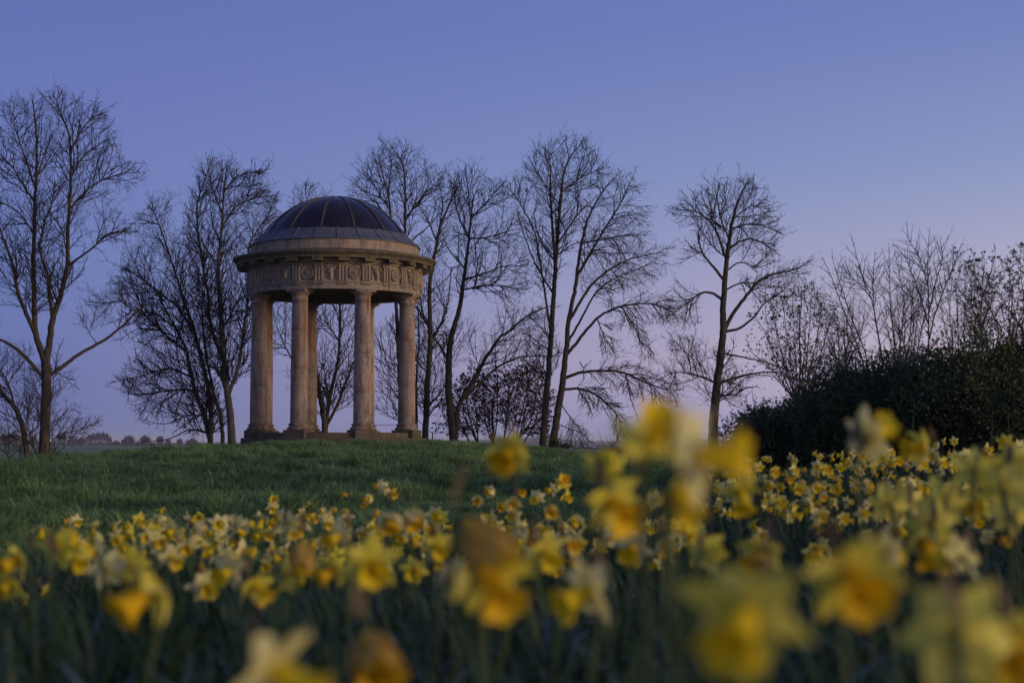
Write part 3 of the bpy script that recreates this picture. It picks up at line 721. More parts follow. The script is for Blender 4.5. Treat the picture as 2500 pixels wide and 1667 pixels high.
make_tree('bare_tree', 'bare tree with curving stems seen between the middle columns', 64,
    [(Z2([(855, 1385), (840, 1250), (815, 1080), (790, 950), (770, 800), (720, 560), (700, 300)]), 8.5, 3), (Z2([(872, 1385), (866, 1220), (905, 1000), (940, 850), (975, 700), (985, 400), (985, 250), (960, 0), (940, -250)]), 5.5, 2),
     (Z2([(880, 1310), (950, 1150), (1010, 1000), (1090, 780), (1180, 600)]), 4.5, 1.5), (Z2([(870, 1230), (880, 1050), (850, 900), (830, 700)]), 3, 1), (Z2([(700, 350), (640, 100), (600, -400)]) + ZD([(705, 470), (700, 430)]), 2, .7),      (Z2([(940, 860), (1000, 750), (1060, 680)]), 2, .7), (Z2([(980, 560), (900, 430), (800, 340)]), 2, .7), (Z2([(560, 720), (470, 560), (400, 350)]), 2, .8), (Z2([(925, 960), (1000, 920), (1110, 960)]), 1.6, .7)],
    [(poly_d((625, 700), (740, 690), (830, 690), (830, 880), (800, 980), (740, 960), (640, 960), (622, 830)), 900), (poly_d((665, 480), (690, 425), (715, 425), (750, 445), (775, 432), (785, 480), (740, 520), (680, 520)), 160)],
    32, twl=(10, 24), twn=.8)
# --- trees right of the temple
make_tree('bare_tree', 'straight bare tree just right of the temple columns', 58,
    [(Z5([(112, 1490), (125, 1200), (140, 1000), (132, 750), (158, 600), (185, 450), (240, 330), (290, 240)]), 9, 1.2), (Z5([(135, 950), (100, 880), (90, 760), (70, 640)]), 3, 1), (Z5([(170, 560), (130, 430), (60, 330)]), 2.5, .8),
     (Z5([(185, 460), (200, 350), (180, 250)]), 2, .8), (Z5([(140, 1000), (200, 900), (230, 780), (240, 650)]), 3, 1), (Z5([(118, 1330), (180, 1260), (240, 1180)]), 3, 1), (Z5([(75, 1480), (70, 1200), (85, 1000), (80, 850)]), 4, 1.5)],
    [(Z5([(120, 420), (200, 270), (270, 250), (300, 330), (270, 450), (230, 650), (220, 850), (180, 1000), (80, 1000), (70, 640)]), 900), (Z5([(70, 1000), (200, 1000), (230, 1200), (200, 1400), (90, 1400)]), 350)],
    41, twl=(10, 24), twn=1.0)
make_tree('bare_tree', 'bare tree with a sinuous trunk left of the purple bush', 55,
    [(Z5([(252, 1490), (225, 1250), (226, 1080), (240, 970), (280, 850), (300, 700), (320, 550), (332, 420), (345, 320)]), 11, 1.5), (Z5([(265, 1330), (320, 1230), (370, 1150), (410, 1070), (440, 1040), (460, 990), (520, 955), (600, 880), (700, 840)]), 6.5, 1.5),
     (Z5([(300, 1290), (370, 1210), (460, 1125), (560, 1080), (690, 1075)]), 4, 1.2), (Z5([(300, 720), (400, 680), (500, 640), (600, 650)]), 2.8, .8), (Z5([(300, 780), (380, 740), (480, 740), (580, 760)]), 2.6, .8), (Z5([(322, 540), (420, 510), (500, 480), (550, 470)]), 2.2, .8),
     (Z5([(330, 430), (400, 350), (480, 260)]), 2.2, .8), (Z5([(325, 500), (270, 400), (250, 300), (270, 210)]), 2.4, .8), (Z5([(225, 1080), (180, 1020), (150, 980)]), 3.5, 2), (Z5([(335, 420), (320, 300), (310, 180)]), 1.8, .7), (Z5([(305, 650), (220, 560), (190, 480)]), 2, .8)],
    [(Z5([(240, 260), (320, 165), (400, 225), (480, 245), (515, 330), (560, 430), (590, 560), (605, 640), (600, 760), (520, 830), (420, 850), (340, 900), (260, 800), (270, 600), (260, 400)]), 1500), (Z5([(300, 900), (480, 850), (640, 860), (690, 960), (640, 1100), (520, 1120), (400, 1180), (280, 1150), (200, 1200), (200, 1000)]), 750)],
    42, twl=(10, 24), twn=1.0)
make_tree('bare_tree', 'left of two tall bare trees standing close together right of the purple bush', 54,
    [(Z5([(676, 1510), (690, 1300), (702, 1180), (715, 1000), (728, 800), (738, 650), (742, 540), (760, 350), (772, 220), (800, 130), (850, 75)]), 9.5, 1.2), (Z5([(738, 640), (722, 450), (712, 300), (715, 180), (705, 80)]), 4, 1), (Z5([(715, 980), (690, 800), (660, 600), (640, 480), (560, 330), (515, 275)]), 3.2, .8),
     (Z5([(745, 560), (800, 460), (860, 380), (950, 300)]), 3, .8), (Z5([(728, 760), (640, 640), (580, 480), (560, 400)]), 2.4, .8), (Z5([(760, 360), (690, 260), (620, 150)]), 2.2, .8), (Z5([(765, 300), (860, 220), (960, 180)]), 2.2, .8), (Z5([(705, 1180), (640, 1130), (590, 1100)]), 2, .8), (Z5([(745, 600), (820, 540), (900, 520)]), 2, .8)],
    [(Z5([(508, 272), (560, 200), (618, 130), (700, 62), (770, 50), (868, 42), (905, 95), (965, 165), (960, 260), (880, 340), (830, 480), (780, 600), (740, 720), (700, 800), (650, 760), (640, 600), (570, 430)]), 1450), (Z5([(640, 850), (720, 900), (760, 1100), (700, 1200), (600, 1150), (590, 980)]), 240)],
    43, twl=(10, 26), twn=1.0)
make_tree('bare_tree', 'right of two close bare trees, its lower limbs arching down to the right', 53,
    [(Z5([(722, 1510), (745, 1360), (768, 1230), (780, 1120), (790, 1040), (800, 900), (832, 750), (850, 600), (880, 450), (935, 330), (1000, 240)]), 10.5, 1.2), (Z5([(782, 1090), (880, 960), (950, 880), (1060, 832), (1200, 822), (1290, 855)]), 4.2, 1),
     (Z5([(800, 910), (900, 745), (1000, 655), (1110, 605), (1240, 580)]), 4, .9), (Z5([(790, 1010), (860, 900), (920, 780), (1020, 700), (1180, 640)]), 3.4, .9), (Z5([(778, 1190), (830, 1160), (900, 1148), (1000, 1145), (1080, 1160), (1160, 1200), (1240, 1230), (1320, 1240)]), 4.2, 1),
     (Z5([(772, 1245), (820, 1228), (880, 1235), (960, 1280), (1030, 1350), (1058, 1430), (1085, 1510)]), 3.6, 1), (Z5([(838, 720), (920, 560), (990, 440), (1060, 330), (1110, 210)]), 3.8, .9), (Z5([(860, 560), (980, 520), (1060, 500), (1150, 500)]), 2.4, .8), (Z5([(930, 880), (960, 960), (1010, 1050)]), 1.8, .7), (Z5([(1040, 840), (1110, 920), (1140, 1010), (1200, 1080)]), 2, .7),
     (Z5([(1070, 1160), (1090, 1260), (1130, 1370)]), 1.8, .7), (Z5([(770, 1300), (820, 1390), (900, 1480)]), 1.6, .7), (Z5([(760, 1400), (830, 1430), (850, 1480)]), 1.2, .7), (Z5([(1180, 1210), (1240, 1290), (1260, 1330)]), 1.4, .6)],
    [(Z5([(880, 330), (960, 200), (1040, 215), (1110, 205), (1140, 290), (1182, 380), (1150, 450), (1150, 540), (1270, 560), (1260, 660), (1180, 720), (1030, 760), (930, 800), (860, 760), (850, 600)]), 1300), (Z5([(960, 820), (1180, 770), (1300, 790), (1280, 880), (1180, 920), (1000, 900)]), 260),
     (Z5([(930, 900), (1000, 900), (1020, 1060), (960, 1050)]), 70), (Z5([(1080, 880), (1150, 900), (1210, 1080), (1150, 1090)]), 90), (Z5([(820, 1140), (1000, 1090), (1180, 1130), (1330, 1180), (1310, 1300), (1200, 1300), (1080, 1240), (960, 1200)]), 330), (Z5([(820, 1180), (940, 1200), (1050, 1330), (1110, 1500), (1040, 1480), (980, 1330), (860, 1290)]), 220), (Z5([(770, 1330), (860, 1380), (900, 1490), (800, 1490)]), 90)],
    44, twl=(12, 28), twn=1.0, trop=(0, 0, .0), droop=.12)
make_tree('bare_tree', 'lone bare tree with an uneven crown standing left of the shrubs', 44,
    [(Z6([(295, 1330), (305, 1230), (320, 1080), (345, 880), (345, 720), (358, 560), (372, 420), (395, 280), (425, 180), (470, 90)]), 13, 1.5), (Z6([(346, 690), (300, 655), (250, 648), (210, 670), (130, 740), (50, 790)]), 4, .9), (Z6([(352, 600), (300, 530), (240, 460), (215, 390), (225, 320)]), 4, .9),
     (Z6([(360, 480), (330, 390), (290, 300), (210, 240), (110, 235)]), 3.6, .9), (Z6([(350, 850), (390, 770), (460, 680), (530, 590), (620, 556), (690, 550), (760, 520)]), 5.5, .9), (Z6([(348, 870), (430, 845), (510, 780), (560, 700), (640, 660)]), 4, .9), (Z6([(330, 1145), (430, 1085), (500, 1070), (570, 1060), (640, 1065)]), 4, 1), (Z6([(310, 1115), (230, 1085), (180, 1070), (100, 1055), (20, 1100)]), 3, .8),
     (Z6([(340, 965), (440, 985), (560, 1010), (640, 1040)]), 2.6, .8), (Z6([(375, 420), (450, 380), (540, 390), (600, 440)]), 2.6, .8), (Z6([(385, 340), (480, 300), (570, 320), (635, 350)]), 2.4, .8), (Z6([(395, 280), (470, 220), (560, 200)]), 2, .8), (Z6([(380, 380), (330, 280), (320, 180), (300, 130)]), 2.4, .8), (Z6([(362, 520), (440, 490), (520, 540), (600, 500)]), 2.2, .8),
     (Z6([(180, 1070), (170, 980), (110, 920), (90, 890)]), 1.6, .7), (Z6([(360, 640), (440, 600), (540, 620), (700, 640)]), 2.4, .8), (Z6([(330, 1180), (400, 1190), (470, 1130), (510, 1140)]), 3, 1)],
    [(Z6([(90, 232), (190, 160), (310, 118), (440, 84), (482, 78), (525, 140), (575, 220), (600, 300), (642, 350), (610, 400), (590, 470), (605, 505), (480, 540), (380, 500), (340, 520), (210, 520), (108, 505), (140, 450), (225, 410), (200, 330), (108, 302)]), 1350),
     (Z6([(430, 600), (620, 550), (770, 518), (765, 640), (700, 720), (600, 740), (460, 680)]), 330), (Z6([(110, 590), (200, 640), (260, 650), (250, 790), (160, 830), (40, 810)]), 240), (Z6([(80, 880), (200, 900), (290, 900), (300, 1100), (150, 1200), (60, 1170)]), 170), (Z6([(230, 1000), (380, 960), (450, 1200), (330, 1250), (150, 1290), (120, 1200)]), 180)],
    51, twl=(12, 26), twn=1.0, trop=(0, 0, .15), step=11)

# ------------------------------------------------------------------ shrubs on the right
make_tree('budding_shrub', 'budding shrub with a fan of thin stems right of the lone tree', 22,
    [(Z6([(742, 1300), (735, 1150), (740, 1000), (735, 850), (745, 700)]), 3.5, 1)] + [(Z6([(740 + dx * .1, 1260), (740 + dx * .45, 1080), (740 + dx, yy)]), 2.2, .7) for dx, yy in ((-250, 960), (-200, 820), (-150, 730), (-90, 700), (-40, 690), (60, 660), (110, 730), (160, 780), (210, 860), (-280, 1080), (250, 980), (-120, 900), (90, 880), (30, 800))],
    [(Z6([(470, 1000), (500, 800), (560, 700), (640, 690), (720, 680), (790, 650), (870, 690), (910, 800), (960, 920), (960, 1120), (900, 1200), (560, 1220), (470, 1130)]), 850)],
    61, cat='shrub', twl=(14, 34), twn=.9, twig='shoot', bark='shoot', leaf=('youngleaf', 1300, (4, 9), 2), tr=.5, Lmax=110, g1=16, g2=16, g3=20, up=.07, dens=.7)
def sapling(label, Y, stems, seed, leaf=None, cat='sapling', n_side=9, nm='bare_sapling'):
    limbs = []; rg = random.Random(seed)
    for pts, r0 in stems:
        limbs.append((Z6(pts), r0 * .8, .6))
    for pts, r0 in stems:
        p = np.array(Z6(pts)); L = np.r_[0, np.cumsum(np.linalg.norm(np.diff(p, axis=0), axis=1))]
        for k in range(n_side):
            u_ = (.25 + .72 * k / n_side) * L[-1]; b_ = np.array([np.interp(u_, L, p[:, 0]), np.interp(u_, L, p[:, 1])]); q = np.array([np.interp(u_ + 2, L, p[:, 0]), np.interp(u_ + 2, L, p[:, 1])]); d = (q - b_) / (np.linalg.norm(q - b_) + 1e-6)
            for s in (-1, 1):
                if rg.random() < .35: continue
                a = s * rg.uniform(.45, .85); c_, s_ = math.cos(a), math.sin(a); e = np.array([d[0] * c_ - d[1] * s_, d[0] * s_ + d[1] * c_]); ln = rg.uniform(25, 75) * (1.15 - u_ / L[-1])+10
                e2 = e * .75 + d * .25
                limbs.append(([tuple(b_), tuple(b_ + e * ln * .55), tuple(b_ + e * ln * .55 + e2 * ln * .5)], 1.0, .5))
    xs = np.concatenate([np.array(l[0]) for l in limbs]); hull = [(xs[:, 0].min(), xs[:, 1].min() + 60), (xs[:, 0].max(), xs[:, 1].min() + 60), (xs[:, 0].max() - 20, xs[:, 1].max() - 60), (xs[:, 0].min() + 20, xs[:, 1].max() - 60)]
    return make_tree(nm, label, Y, limbs, [(hull, 60)], seed, cat=cat, twl=(8, 18), twn=.5, twig='twig', bark='twig', leaf=leaf, tr=.55, lean=.15, step=9, dens=.8, Lmax=90, g1=16, g2=20, g3=40, group='saplings growing out of the dark bushes')
sapling('bare sapling with two stems leaning left, nearest the lone tree', 19, [([(1075, 1100), (1060, 1000), (1000, 850), (950, 720), (905, 590), (858, 490)], 3.2), ([(1060, 1000), (980, 880), (880, 760), (790, 660)], 2.2), ([(1085, 1100), (1080, 980), (1000, 780), (940, 600), (905, 490)], 2.5)], 71)
sapling('bare sapling whose stem bends up left over the bushes', 19.5, [([(1172, 1110), (1150, 950), (1130, 830), (1105, 690), (1050, 560), (1008, 400)], 3.6), ([(1110, 700), (1040, 610), (960, 540)], 2), ([(1120, 740), (1110, 600), (1120, 470)], 1.8)], 72)
sapling('bare sapling with straight slender stems behind the bushes, middle of the three', 20, [([(1225, 1060), (1218, 900), (1205, 750), (1195, 600), (1192, 460)], 2.6), ([(1225, 1060), (1260, 850), (1270, 680), (1230, 490)], 2.2), ([(1300, 1000), (1320, 800), (1310, 620)], 2)], 73)
sapling('tallest bare sapling with a fan of upright stems above the bushes', 19, [([(1395, 1010), (1396, 850), (1395, 700), (1388, 520), (1400, 350)], 3.4), ([(1396, 900), (1430, 760), (1480, 620), (1520, 540), (1560, 420)], 2.6), ([(1395, 820), (1340, 640), (1280, 480), (1225, 420)], 2.4), ([(1395, 760), (1430, 600), (1470, 480), (1455, 390)], 2), ([(1390, 620), (1350, 480), (1275, 355)], 1.8)], 74)
for lbl, Y_, bx_, poly, seed in (('bare twiggy shrub rising between the tall sapling and the leafing shrub', 18, 1560, [(1440, 720), (1500, 570), (1640, 520), (1730, 560), (1720, 980), (1450, 980)], 75), ('bare twiggy shrub between the saplings, low above the bushes', 18.5, 1270, [(1150, 800), (1230, 660), (1330, 600), (1390, 680), (1400, 1000), (1150, 1010)], 76), ('bare twiggy shrub left of the saplings above the low bush', 19, 960, [(840, 900), (900, 780), (1010, 740), (1080, 820), (1090, 1100), (860, 1150)], 77)):
    rg_ = random.Random(seed); xs_ = [p_[0] for p_ in poly]; x0_, x1_, yt_ = min(xs_), max(xs_), min(p_[1] for p_ in poly)
    make_tree('twiggy_shrub', lbl, Y_, [(Z6([(bx_ + rg_.uniform(-50, 50), 1130), (bx_ + (x0_ + (x1_ - x0_) * q_ / 6 - bx_) * .6, 900), (x0_ + (x1_ - x0_) * q_ / 6, yt_ + rg_.uniform(30, 130))]), 2.2, .6) for q_ in range(7)], [(Z6(poly), 1)], seed, cat='shrub', twl=(12, 30), twig='shoot', bark='shoot', tr=.5, Lmax=110, g1=14, g2=14, g3=16, up=.08, dens=1.2, group='bare shrubs on the right')
# leafing shrub at the right edge
for lbl, Y, base, poly, n, seed in (
    ('leafing shrub with clustered buds between the tall sapling and the right edge', 16, (1700, 1000), [(1500, 640), (1570, 530), (1640, 500), (1740, 490), (1790, 500), (1800, 640), (1790, 900), (1700, 960), (1540, 900), (1480, 780)], 420, 81),
    ('leafing shrub with clustered buds cut off by the right edge', 15, (1880, 1000), [(1790, 600), (1850, 420), (1960, 420), (1990, 900), (1850, 960), (1780, 840)], 330, 82)):
    bx_, by_ = base; rg_ = random.Random(seed)
    stems = [(Z6([(bx_ + rg_.uniform(-60, 60), by_ + 120), (bx_ + rg_.uniform(-110, 110), by_ - 150), (bx_ + dx, by_ - 480 + abs(dx) * .4 + rg_.uniform(-40, 40))]), 2.6, .8) for dx in (-180, -120, -70, -20, 30, 80, 130)]
    make_tree('leafing_shrub', lbl, Y, stems, [(Z6(poly), n)], seed, cat='shrub', twl=(12, 28), twn=.8, twig='shoot', bark='shoot', leaf=('bud', 420, (4, 9), 3), tr=.55, Lmax=130, g1=20, g2=20, g3=30, up=.07, dens=.7, group='leafing shrubs on the right')

def bush(name, label, Y, blobs, n_leaf, size, seed, lm='evergreen', cat='bush', group=None, stems=90, rag=.26, sprays=420):
    """blobs: (px, py, rx, ry in photo pixels, depth offset m)"""
    rg = np.random.default_rng(seed); u = Y / FPX
    b0 = P(blobs[0][0], blobs[0][1], Y); gzv = float(zg(b0[0], Y)); org = np.array((b0[0], Y, gzv))
    ro = empty(name, org); tag(ro, label, cat, group)
    cores = []; pts = []; nrm = []
    area = np.array([b[2] * b[3] for b in blobs], float); area /= area.sum()
    fr = rg.uniform(0, 6.28, (6, 3)); fk = rg.normal(0, 1, (6, 3)) * np.array([3., 3, 3])
    def lump(d): return 1 + rag * sum(np.sin(d @ fk[k] * (1 + k * .5) + fr[k, 0]) / (1 + k * .5) for k in range(6)) * .6
    for (px, py, rx, ry, dy), ar in zip(blobs, area):
        c = P(px, py, Y + dy); r3 = np.array((rx, (rx + ry) * .5, ry)) * u
        m = int(n_leaf * ar); d = rg.normal(0, 1, (m, 3)); d /= np.linalg.norm(d, axis=1)[:, None]
        d[:, 1] = np.where((d[:, 1] > .35) & (rg.random(m) < .7), -d[:, 1], d[:, 1])
        p = c + d * r3 * (lump(d) * rg.uniform(.66, 1.12, m))[:, None]
        pts.append(p); nrm.append(d)
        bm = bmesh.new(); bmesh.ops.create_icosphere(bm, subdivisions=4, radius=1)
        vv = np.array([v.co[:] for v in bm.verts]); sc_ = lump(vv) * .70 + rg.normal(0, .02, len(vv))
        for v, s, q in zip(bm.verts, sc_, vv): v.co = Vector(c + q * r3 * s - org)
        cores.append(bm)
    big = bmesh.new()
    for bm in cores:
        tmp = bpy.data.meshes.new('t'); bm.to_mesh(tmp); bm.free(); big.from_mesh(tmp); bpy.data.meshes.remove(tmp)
    mobj('shade_core', bmesh_me('shade_core', big, M['inner'], False), parent=ro)  # solid dark blobs added behind the leaves to block light and sky
    p = np.concatenate(pts); d = np.concatenate(nrm); k = p[:, 2] > gzv - .05; p, d = p[k], d[k]
    V, F = leaves_arrays(p, rg.uniform(size[0], size[1], len(p)) * u, rg, .5, .1, d * .5)
    mobj('leaves', npmesh('leaves', V - org, F, M[lm]), parent=ro)
    # thin shoots poking out
    k = rg.choice(len(p), stems); s = p[k]; dd = d[k] + np.array((0, 0, .9)) + rg.normal(0, .3, (stems, 3)); dd /= np.linalg.norm(dd, axis=1)[:, None]; L = rg.uniform(20, 70, stems)[:, None] * u
    a1 = s + dd * L * .6; a2 = a1 + (dd + rg.normal(0, .25, (stems, 3))) * L * .5; rr_ = np.full(stems, .6 * u)
    V, F = merge([seg_arrays(s - dd * L * .4, a1, rr_ * 1.3, rr_, 3), seg_arrays(a1, a2, rr_, rr_ * .5, 3)])
    tag(mobj('shoots', npmesh('shoots', V - org, F, M['shoot']), parent=ro), kind='stuff')
    ns = sprays; k = rg.choice(len(p), ns); k = k[d[k][:, 2] > -.1]; ns = len(k); s = p[k]; dd = unit(d[k] * .7 + np.array((0, 0, 1.0)) + rg.normal(0, .35, (ns, 3))); L = rg.uniform(14, 52, ns)[:, None] * u; cc = []; dv = []; sg = []
    for q in range(9):
        a_ = s + dd * L * q / 9 + np.array((0, 0, 0)); dd2 = unit(dd + rg.normal(0, .1, dd.shape)); cc.append(a_ + rg.normal(0, 1.0 * u, a_.shape)); dv.append(unit(rg.normal(0, 1, a_.shape)) + dd * .4)
    cc = np.concatenate(cc); dv = np.concatenate(dv); V, F = leaves_arrays(cc, rg.uniform(size[0] * .8, size[1] * .9, len(cc)) * u, rg, .5, .1, dv)
    mobj('leafy_sprays', npmesh('leafy_sprays', V - org, F, M[lm]), parent=ro)
    return ro
G6 = lambda x, y: (1600 + x / 2.091, 400 + y / 2.091)
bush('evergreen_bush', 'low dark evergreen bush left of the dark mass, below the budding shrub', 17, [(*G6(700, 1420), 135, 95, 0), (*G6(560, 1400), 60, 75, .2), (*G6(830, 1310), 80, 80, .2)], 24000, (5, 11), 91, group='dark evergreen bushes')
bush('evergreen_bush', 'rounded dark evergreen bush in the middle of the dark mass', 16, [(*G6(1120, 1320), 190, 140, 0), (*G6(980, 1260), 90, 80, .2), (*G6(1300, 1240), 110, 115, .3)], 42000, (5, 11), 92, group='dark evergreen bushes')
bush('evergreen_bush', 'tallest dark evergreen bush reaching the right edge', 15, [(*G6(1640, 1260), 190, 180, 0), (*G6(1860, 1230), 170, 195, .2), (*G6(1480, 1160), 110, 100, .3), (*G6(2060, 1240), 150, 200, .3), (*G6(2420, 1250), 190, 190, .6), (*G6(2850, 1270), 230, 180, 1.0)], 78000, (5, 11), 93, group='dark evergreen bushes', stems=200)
# long thin bramble canes over the dark bushes
for k, (x0, y0, x1, y1) in enumerate(((1290, 1400, 1320, 1210), (1700, 1430, 1720, 1260), (1790, 1380, 1800, 1240))):
    a, b_ = P(*G6(x0, y0), 13.4), P(*G6(x1, y1), 13.4); mid = (a + b_) / 2 + np.array((.02, 0, 0)); a[2] = zg(a[0], 13.4)
    o = mobj('bramble_cane', tube_mesh('bramble_cane', resample([a - a, mid - a, b_ - a], [.004, .002], .1)[0], np.linspace(.004, .0015, len(resample([a - a, mid - a, b_ - a], [.004, .002], .1)[0])), 5, M['stem']), loc=a)
    tag(o, ['pale thin cane rising before the rounded dark bush', 'left of two pale thin canes before the tallest dark bush', 'right of two pale thin canes before the tallest dark bush'][k], 'cane', 'thin canes before the dark bushes')
# purple bush behind the crest
make_tree('purple_bush', 'purple-leaved bush on the crest between the sinuous tree and the tree pair', 56,
    [(Z5([(440, 1500), (435, 1380), (440, 1280)]), 4.5, 2)] + [(Z5([(450 + dx * .55, 1500), (450 + dx * .8, 1400), (450 + dx, yy)]), 2.0, .8) for dx, yy in ((-150, 1220), (-110, 1190), (-60, 1200), (10, 1190), (70, 1170), (120, 1150), (170, 1140), (210, 1180), (235, 1260), (-165, 1330), (230, 1370), (-140, 1410), (190, 1430), (-215, 1340), (-200, 1420), (-40, 1300), (60, 1290), (140, 1280))],
    [(Z5([(225, 1340), (265, 1260), (330, 1190), (420, 1250), (500, 1190), (560, 1170), (640, 1160), (700, 1230), (690, 1420), (640, 1480), (480, 1450), (300, 1480), (235, 1440)]), 900)],
    66, cat='bush', twl=(8, 18), twn=1.0, leaf=('purple', 7000, (4.5, 9), 2), Lmax=100, g1=6, g2=6, g3=7, dens=4, caps=(5, 7, 10, 9))
bush('ivy_clump', 'small dark clump of ivy at the foot of the right close tree', 52.5, [(*Z5([(735, 1500)])[0], 15, 16, -.1), (*Z5([(785, 1508)])[0], 18, 8, 0)], 500, (3, 6), 95, stems=14, sprays=40)
make_tree('scrub', 'low brown leafless scrub around the feet of the left edge trees', 45,
    [(Z4([(250, 1470), (240, 1420), (250, 1350)]), 1.4, .6)] + [(Z4([(x, 1480), (x + d_, 1430), (x + 2.2 * d_, y_)]), 1.2, .6) for x, d_, y_ in ((80, -8, 1340), (150, 5, 1360), (200, -6, 1350), (300, 6, 1370), (400, 8, 1390), (440, 10, 1410), (30, 5, 1370))],
    [(Z4([(-30, 1330), (100, 1300), (220, 1340), (330, 1360), (480, 1400), (520, 1450), (300, 1480), (-30, 1480)]), 420)], 67, cat='shrub', twl=(8, 18), twn=1.2, twig='shoot', bark='shoot')

# ------------------------------------------------------------------ birds on the left limb
def bird(label, p, s, face):
    ro = empty('bird', p); tag(ro, label, 'bird', 'birds perched in the bare trees')
    bm = bmesh.new()
    rows = []
    for x, z, ry, rz in ((-.16, .055, .012, .006), (-.10, .068, .02, .014), (-.06, .085, .035, .035), (-.02, .10, .045, .048), (.03, .125, .04, .045), (.06, .15, .028, .03), (.075, .17, .03, .032), (.095, .178, .022, .024), (.105, .178, .006, .006)):
        rows.append([bm.verts.new((x, ry * math.cos(a), z + rz * math.sin(a))) for a in np.linspace(0, 2 * math.pi, 10, endpoint=False)])
    for A, B in zip(rows[:-1], rows[1:]):
        for q in range(10): bm.faces.new((A[q], A[(q + 1) % 10], B[(q + 1) % 10], B[q]))
    bm.faces.new(rows[0]); bm.faces.new(rows[-1][::-1])
    bmesh.ops.rotate(bm, verts=bm.verts, cent=(0, 0, 0), matrix=Matrix.Rotation(R(-38), 3, 'Y'))
    bd = mobj('body', bmesh_me('body', bm, M['feather'], True), parent=ro)
    bm = bmesh.new(); r = bmesh.ops.create_cone(bm, cap_ends=True, segments=6, radius1=.007, radius2=.001, depth=.03); bmesh.ops.rotate(bm, verts=bm.verts, cent=(0, 0, 0), matrix=Matrix.Rotation(R(90), 3, 'Y')); bmesh.ops.translate(bm, verts=bm.verts, vec=(-.01, 0, .21))
    mobj('beak', bmesh_me('beak', bm, M['beak']), parent=ro)
    for sy in (-.012, .012):
        mobj('leg', tube_mesh('leg', [(0, sy, 0), (.005, sy, .035), (0, sy, .07)], [.003] * 3, 5, M['beak']), parent=ro)
    ro.scale = (s, s, s); ro.rotation_euler = (0, 0, face); return ro
bp = P(*Z4([(966, 432)])[0], 41.6); bird('small dark bird perched on the long low limb at the left', bp, .62, R(160))
bp = P(*Z5([(606, 292)])[0], 53.8); bird('small dark bird high in the left of the two close trees', bp, .7, R(20))

# ------------------------------------------------------------------ far trees and hedges
def far_tree(label, px, ybase, ytop, wpx, Y, seed, shape='round', lm='twig', cat='tree'):
    rg = np.random.default_rng(seed); u = Y / FPX; b_ = P(px, ybase, Y); t_ = P(px, ytop, Y); H = t_[2] - b_[2]; W = wpx * u
    ro = empty('distant_tree', b_); tag(ro, label, cat, 'trees far behind the mound')
    mobj('trunk', tube_mesh('trunk', [(0, 0, -1), (0, 0, H * .3), (W * .02, 0, H * .7), (0, 0, H * .9)], [W * .05, W * .04, W * .025, W * .01], 6, M['bark']), parent=ro)
    n = 420; d = rg.normal(0, 1, (n, 3)); d /= np.linalg.norm(d, axis=1)[:, None]; rr_ = rg.uniform(.25, 1, n) ** .5
    if shape == 'round': c = np.array((0, 0, H * .62)); r3 = np.array((W * .5, W * .5, H * .38))
    elif shape == 'tall': c = np.array((0, 0, H * .55)); r3 = np.array((W * .5, W * .5, H * .47))
    else: c = np.array((0, 0, H * .45)); r3 = np.array((W * .55, W * .5, H * .5))
    p1 = c + d * r3 * rr_[:, None] * (1 + .15 * np.sin(d[:, :1] * 7 + seed)); p0 = c * .8 + (p1 - c) * .35; p0[:, 2] = np.minimum(p0[:, 2], p1[:, 2] + 0 * p0[:, 2]); p0 = p1 + (p0 - p1) * .45
    V, F = seg_arrays(p0, p1, np.full(n, W * .022), np.full(n, W * .012), 3)
    lv, lf = leaves_arrays(p1, np.full(n, W * (.10 if lm == 'twig' else .15)), rg, .5, .5)
    V, F = merge([(V, F), (lv, lf)])
    mobj('crown', npmesh('crown', V, F, M[lm]), parent=ro)
G8 = lambda x, y: (x / 3.92, 1020 + y / 3.92)
FT = [('round distant tree, left of the pair beyond the green field', 1240, 300, 165, 125, 'round'), ('round distant tree, right of the pair beyond the green field', 1385, 290, 162, 100, 'round'), ('small dark distant bush between the pair of round trees', 1322, 290, 212, 60, 'bush')]
for k, (x, yt, wd) in enumerate(((850, 150, 60), (890, 135, 60), (935, 128, 65), (980, 128, 60), (1020, 138, 55), (1050, 170, 50))): FT.append((f'{["leftmost", "second", "third", "fourth", "fifth", "rightmost"][k]} of the row of close tall trees beyond the green field', x, 275, yt, wd, 'tall'))
for k, (x, yt, wd, nm) in enumerate(((1110, 205, 70, 'low distant tree between the tall row and the round pair'), (1180, 195, 50, 'thin distant tree touching the left of the round pair'), (1450, 225, 80, 'low distant tree right of the round pair'), (1530, 170, 90, 'loose distant tree seen past low twigs of the many-stemmed tree'), (1610, 190, 70, 'second loose distant tree behind the low twigs'), (1720, 195, 60, 'small distant tree nearest the many-stemmed tree'), (1840, 190, 110, 'distant tree seen between the stems left of the temple'),
     (780, 180, 90, 'distant tree at the left end of the tall row'), (690, 160, 110, 'broad reddish distant tree behind the green field'), (590, 150, 100, 'broad distant tree just right of the forked trunk'), (320, 150, 90, 'distant tree seen between the two left trunks'), (120, 125, 130, 'broad dark distant tree behind the leaning trunk'), (20, 150, 130, 'dark distant tree at the left edge'))): FT.append((nm, x, 285, yt, wd, 'round' if k % 2 else 'bush'))
for k, (lb, x, yb, yt, wd, sh) in enumerate(FT):
    p_ = G8(x, yb); far_tree(lb, p_[0], p_[1] + 2, G8(x, yt)[1], wd / 3.92, 1150, 200 + k, sh, 'twig' if k not in (2, 14, 15) else 'evergreen')
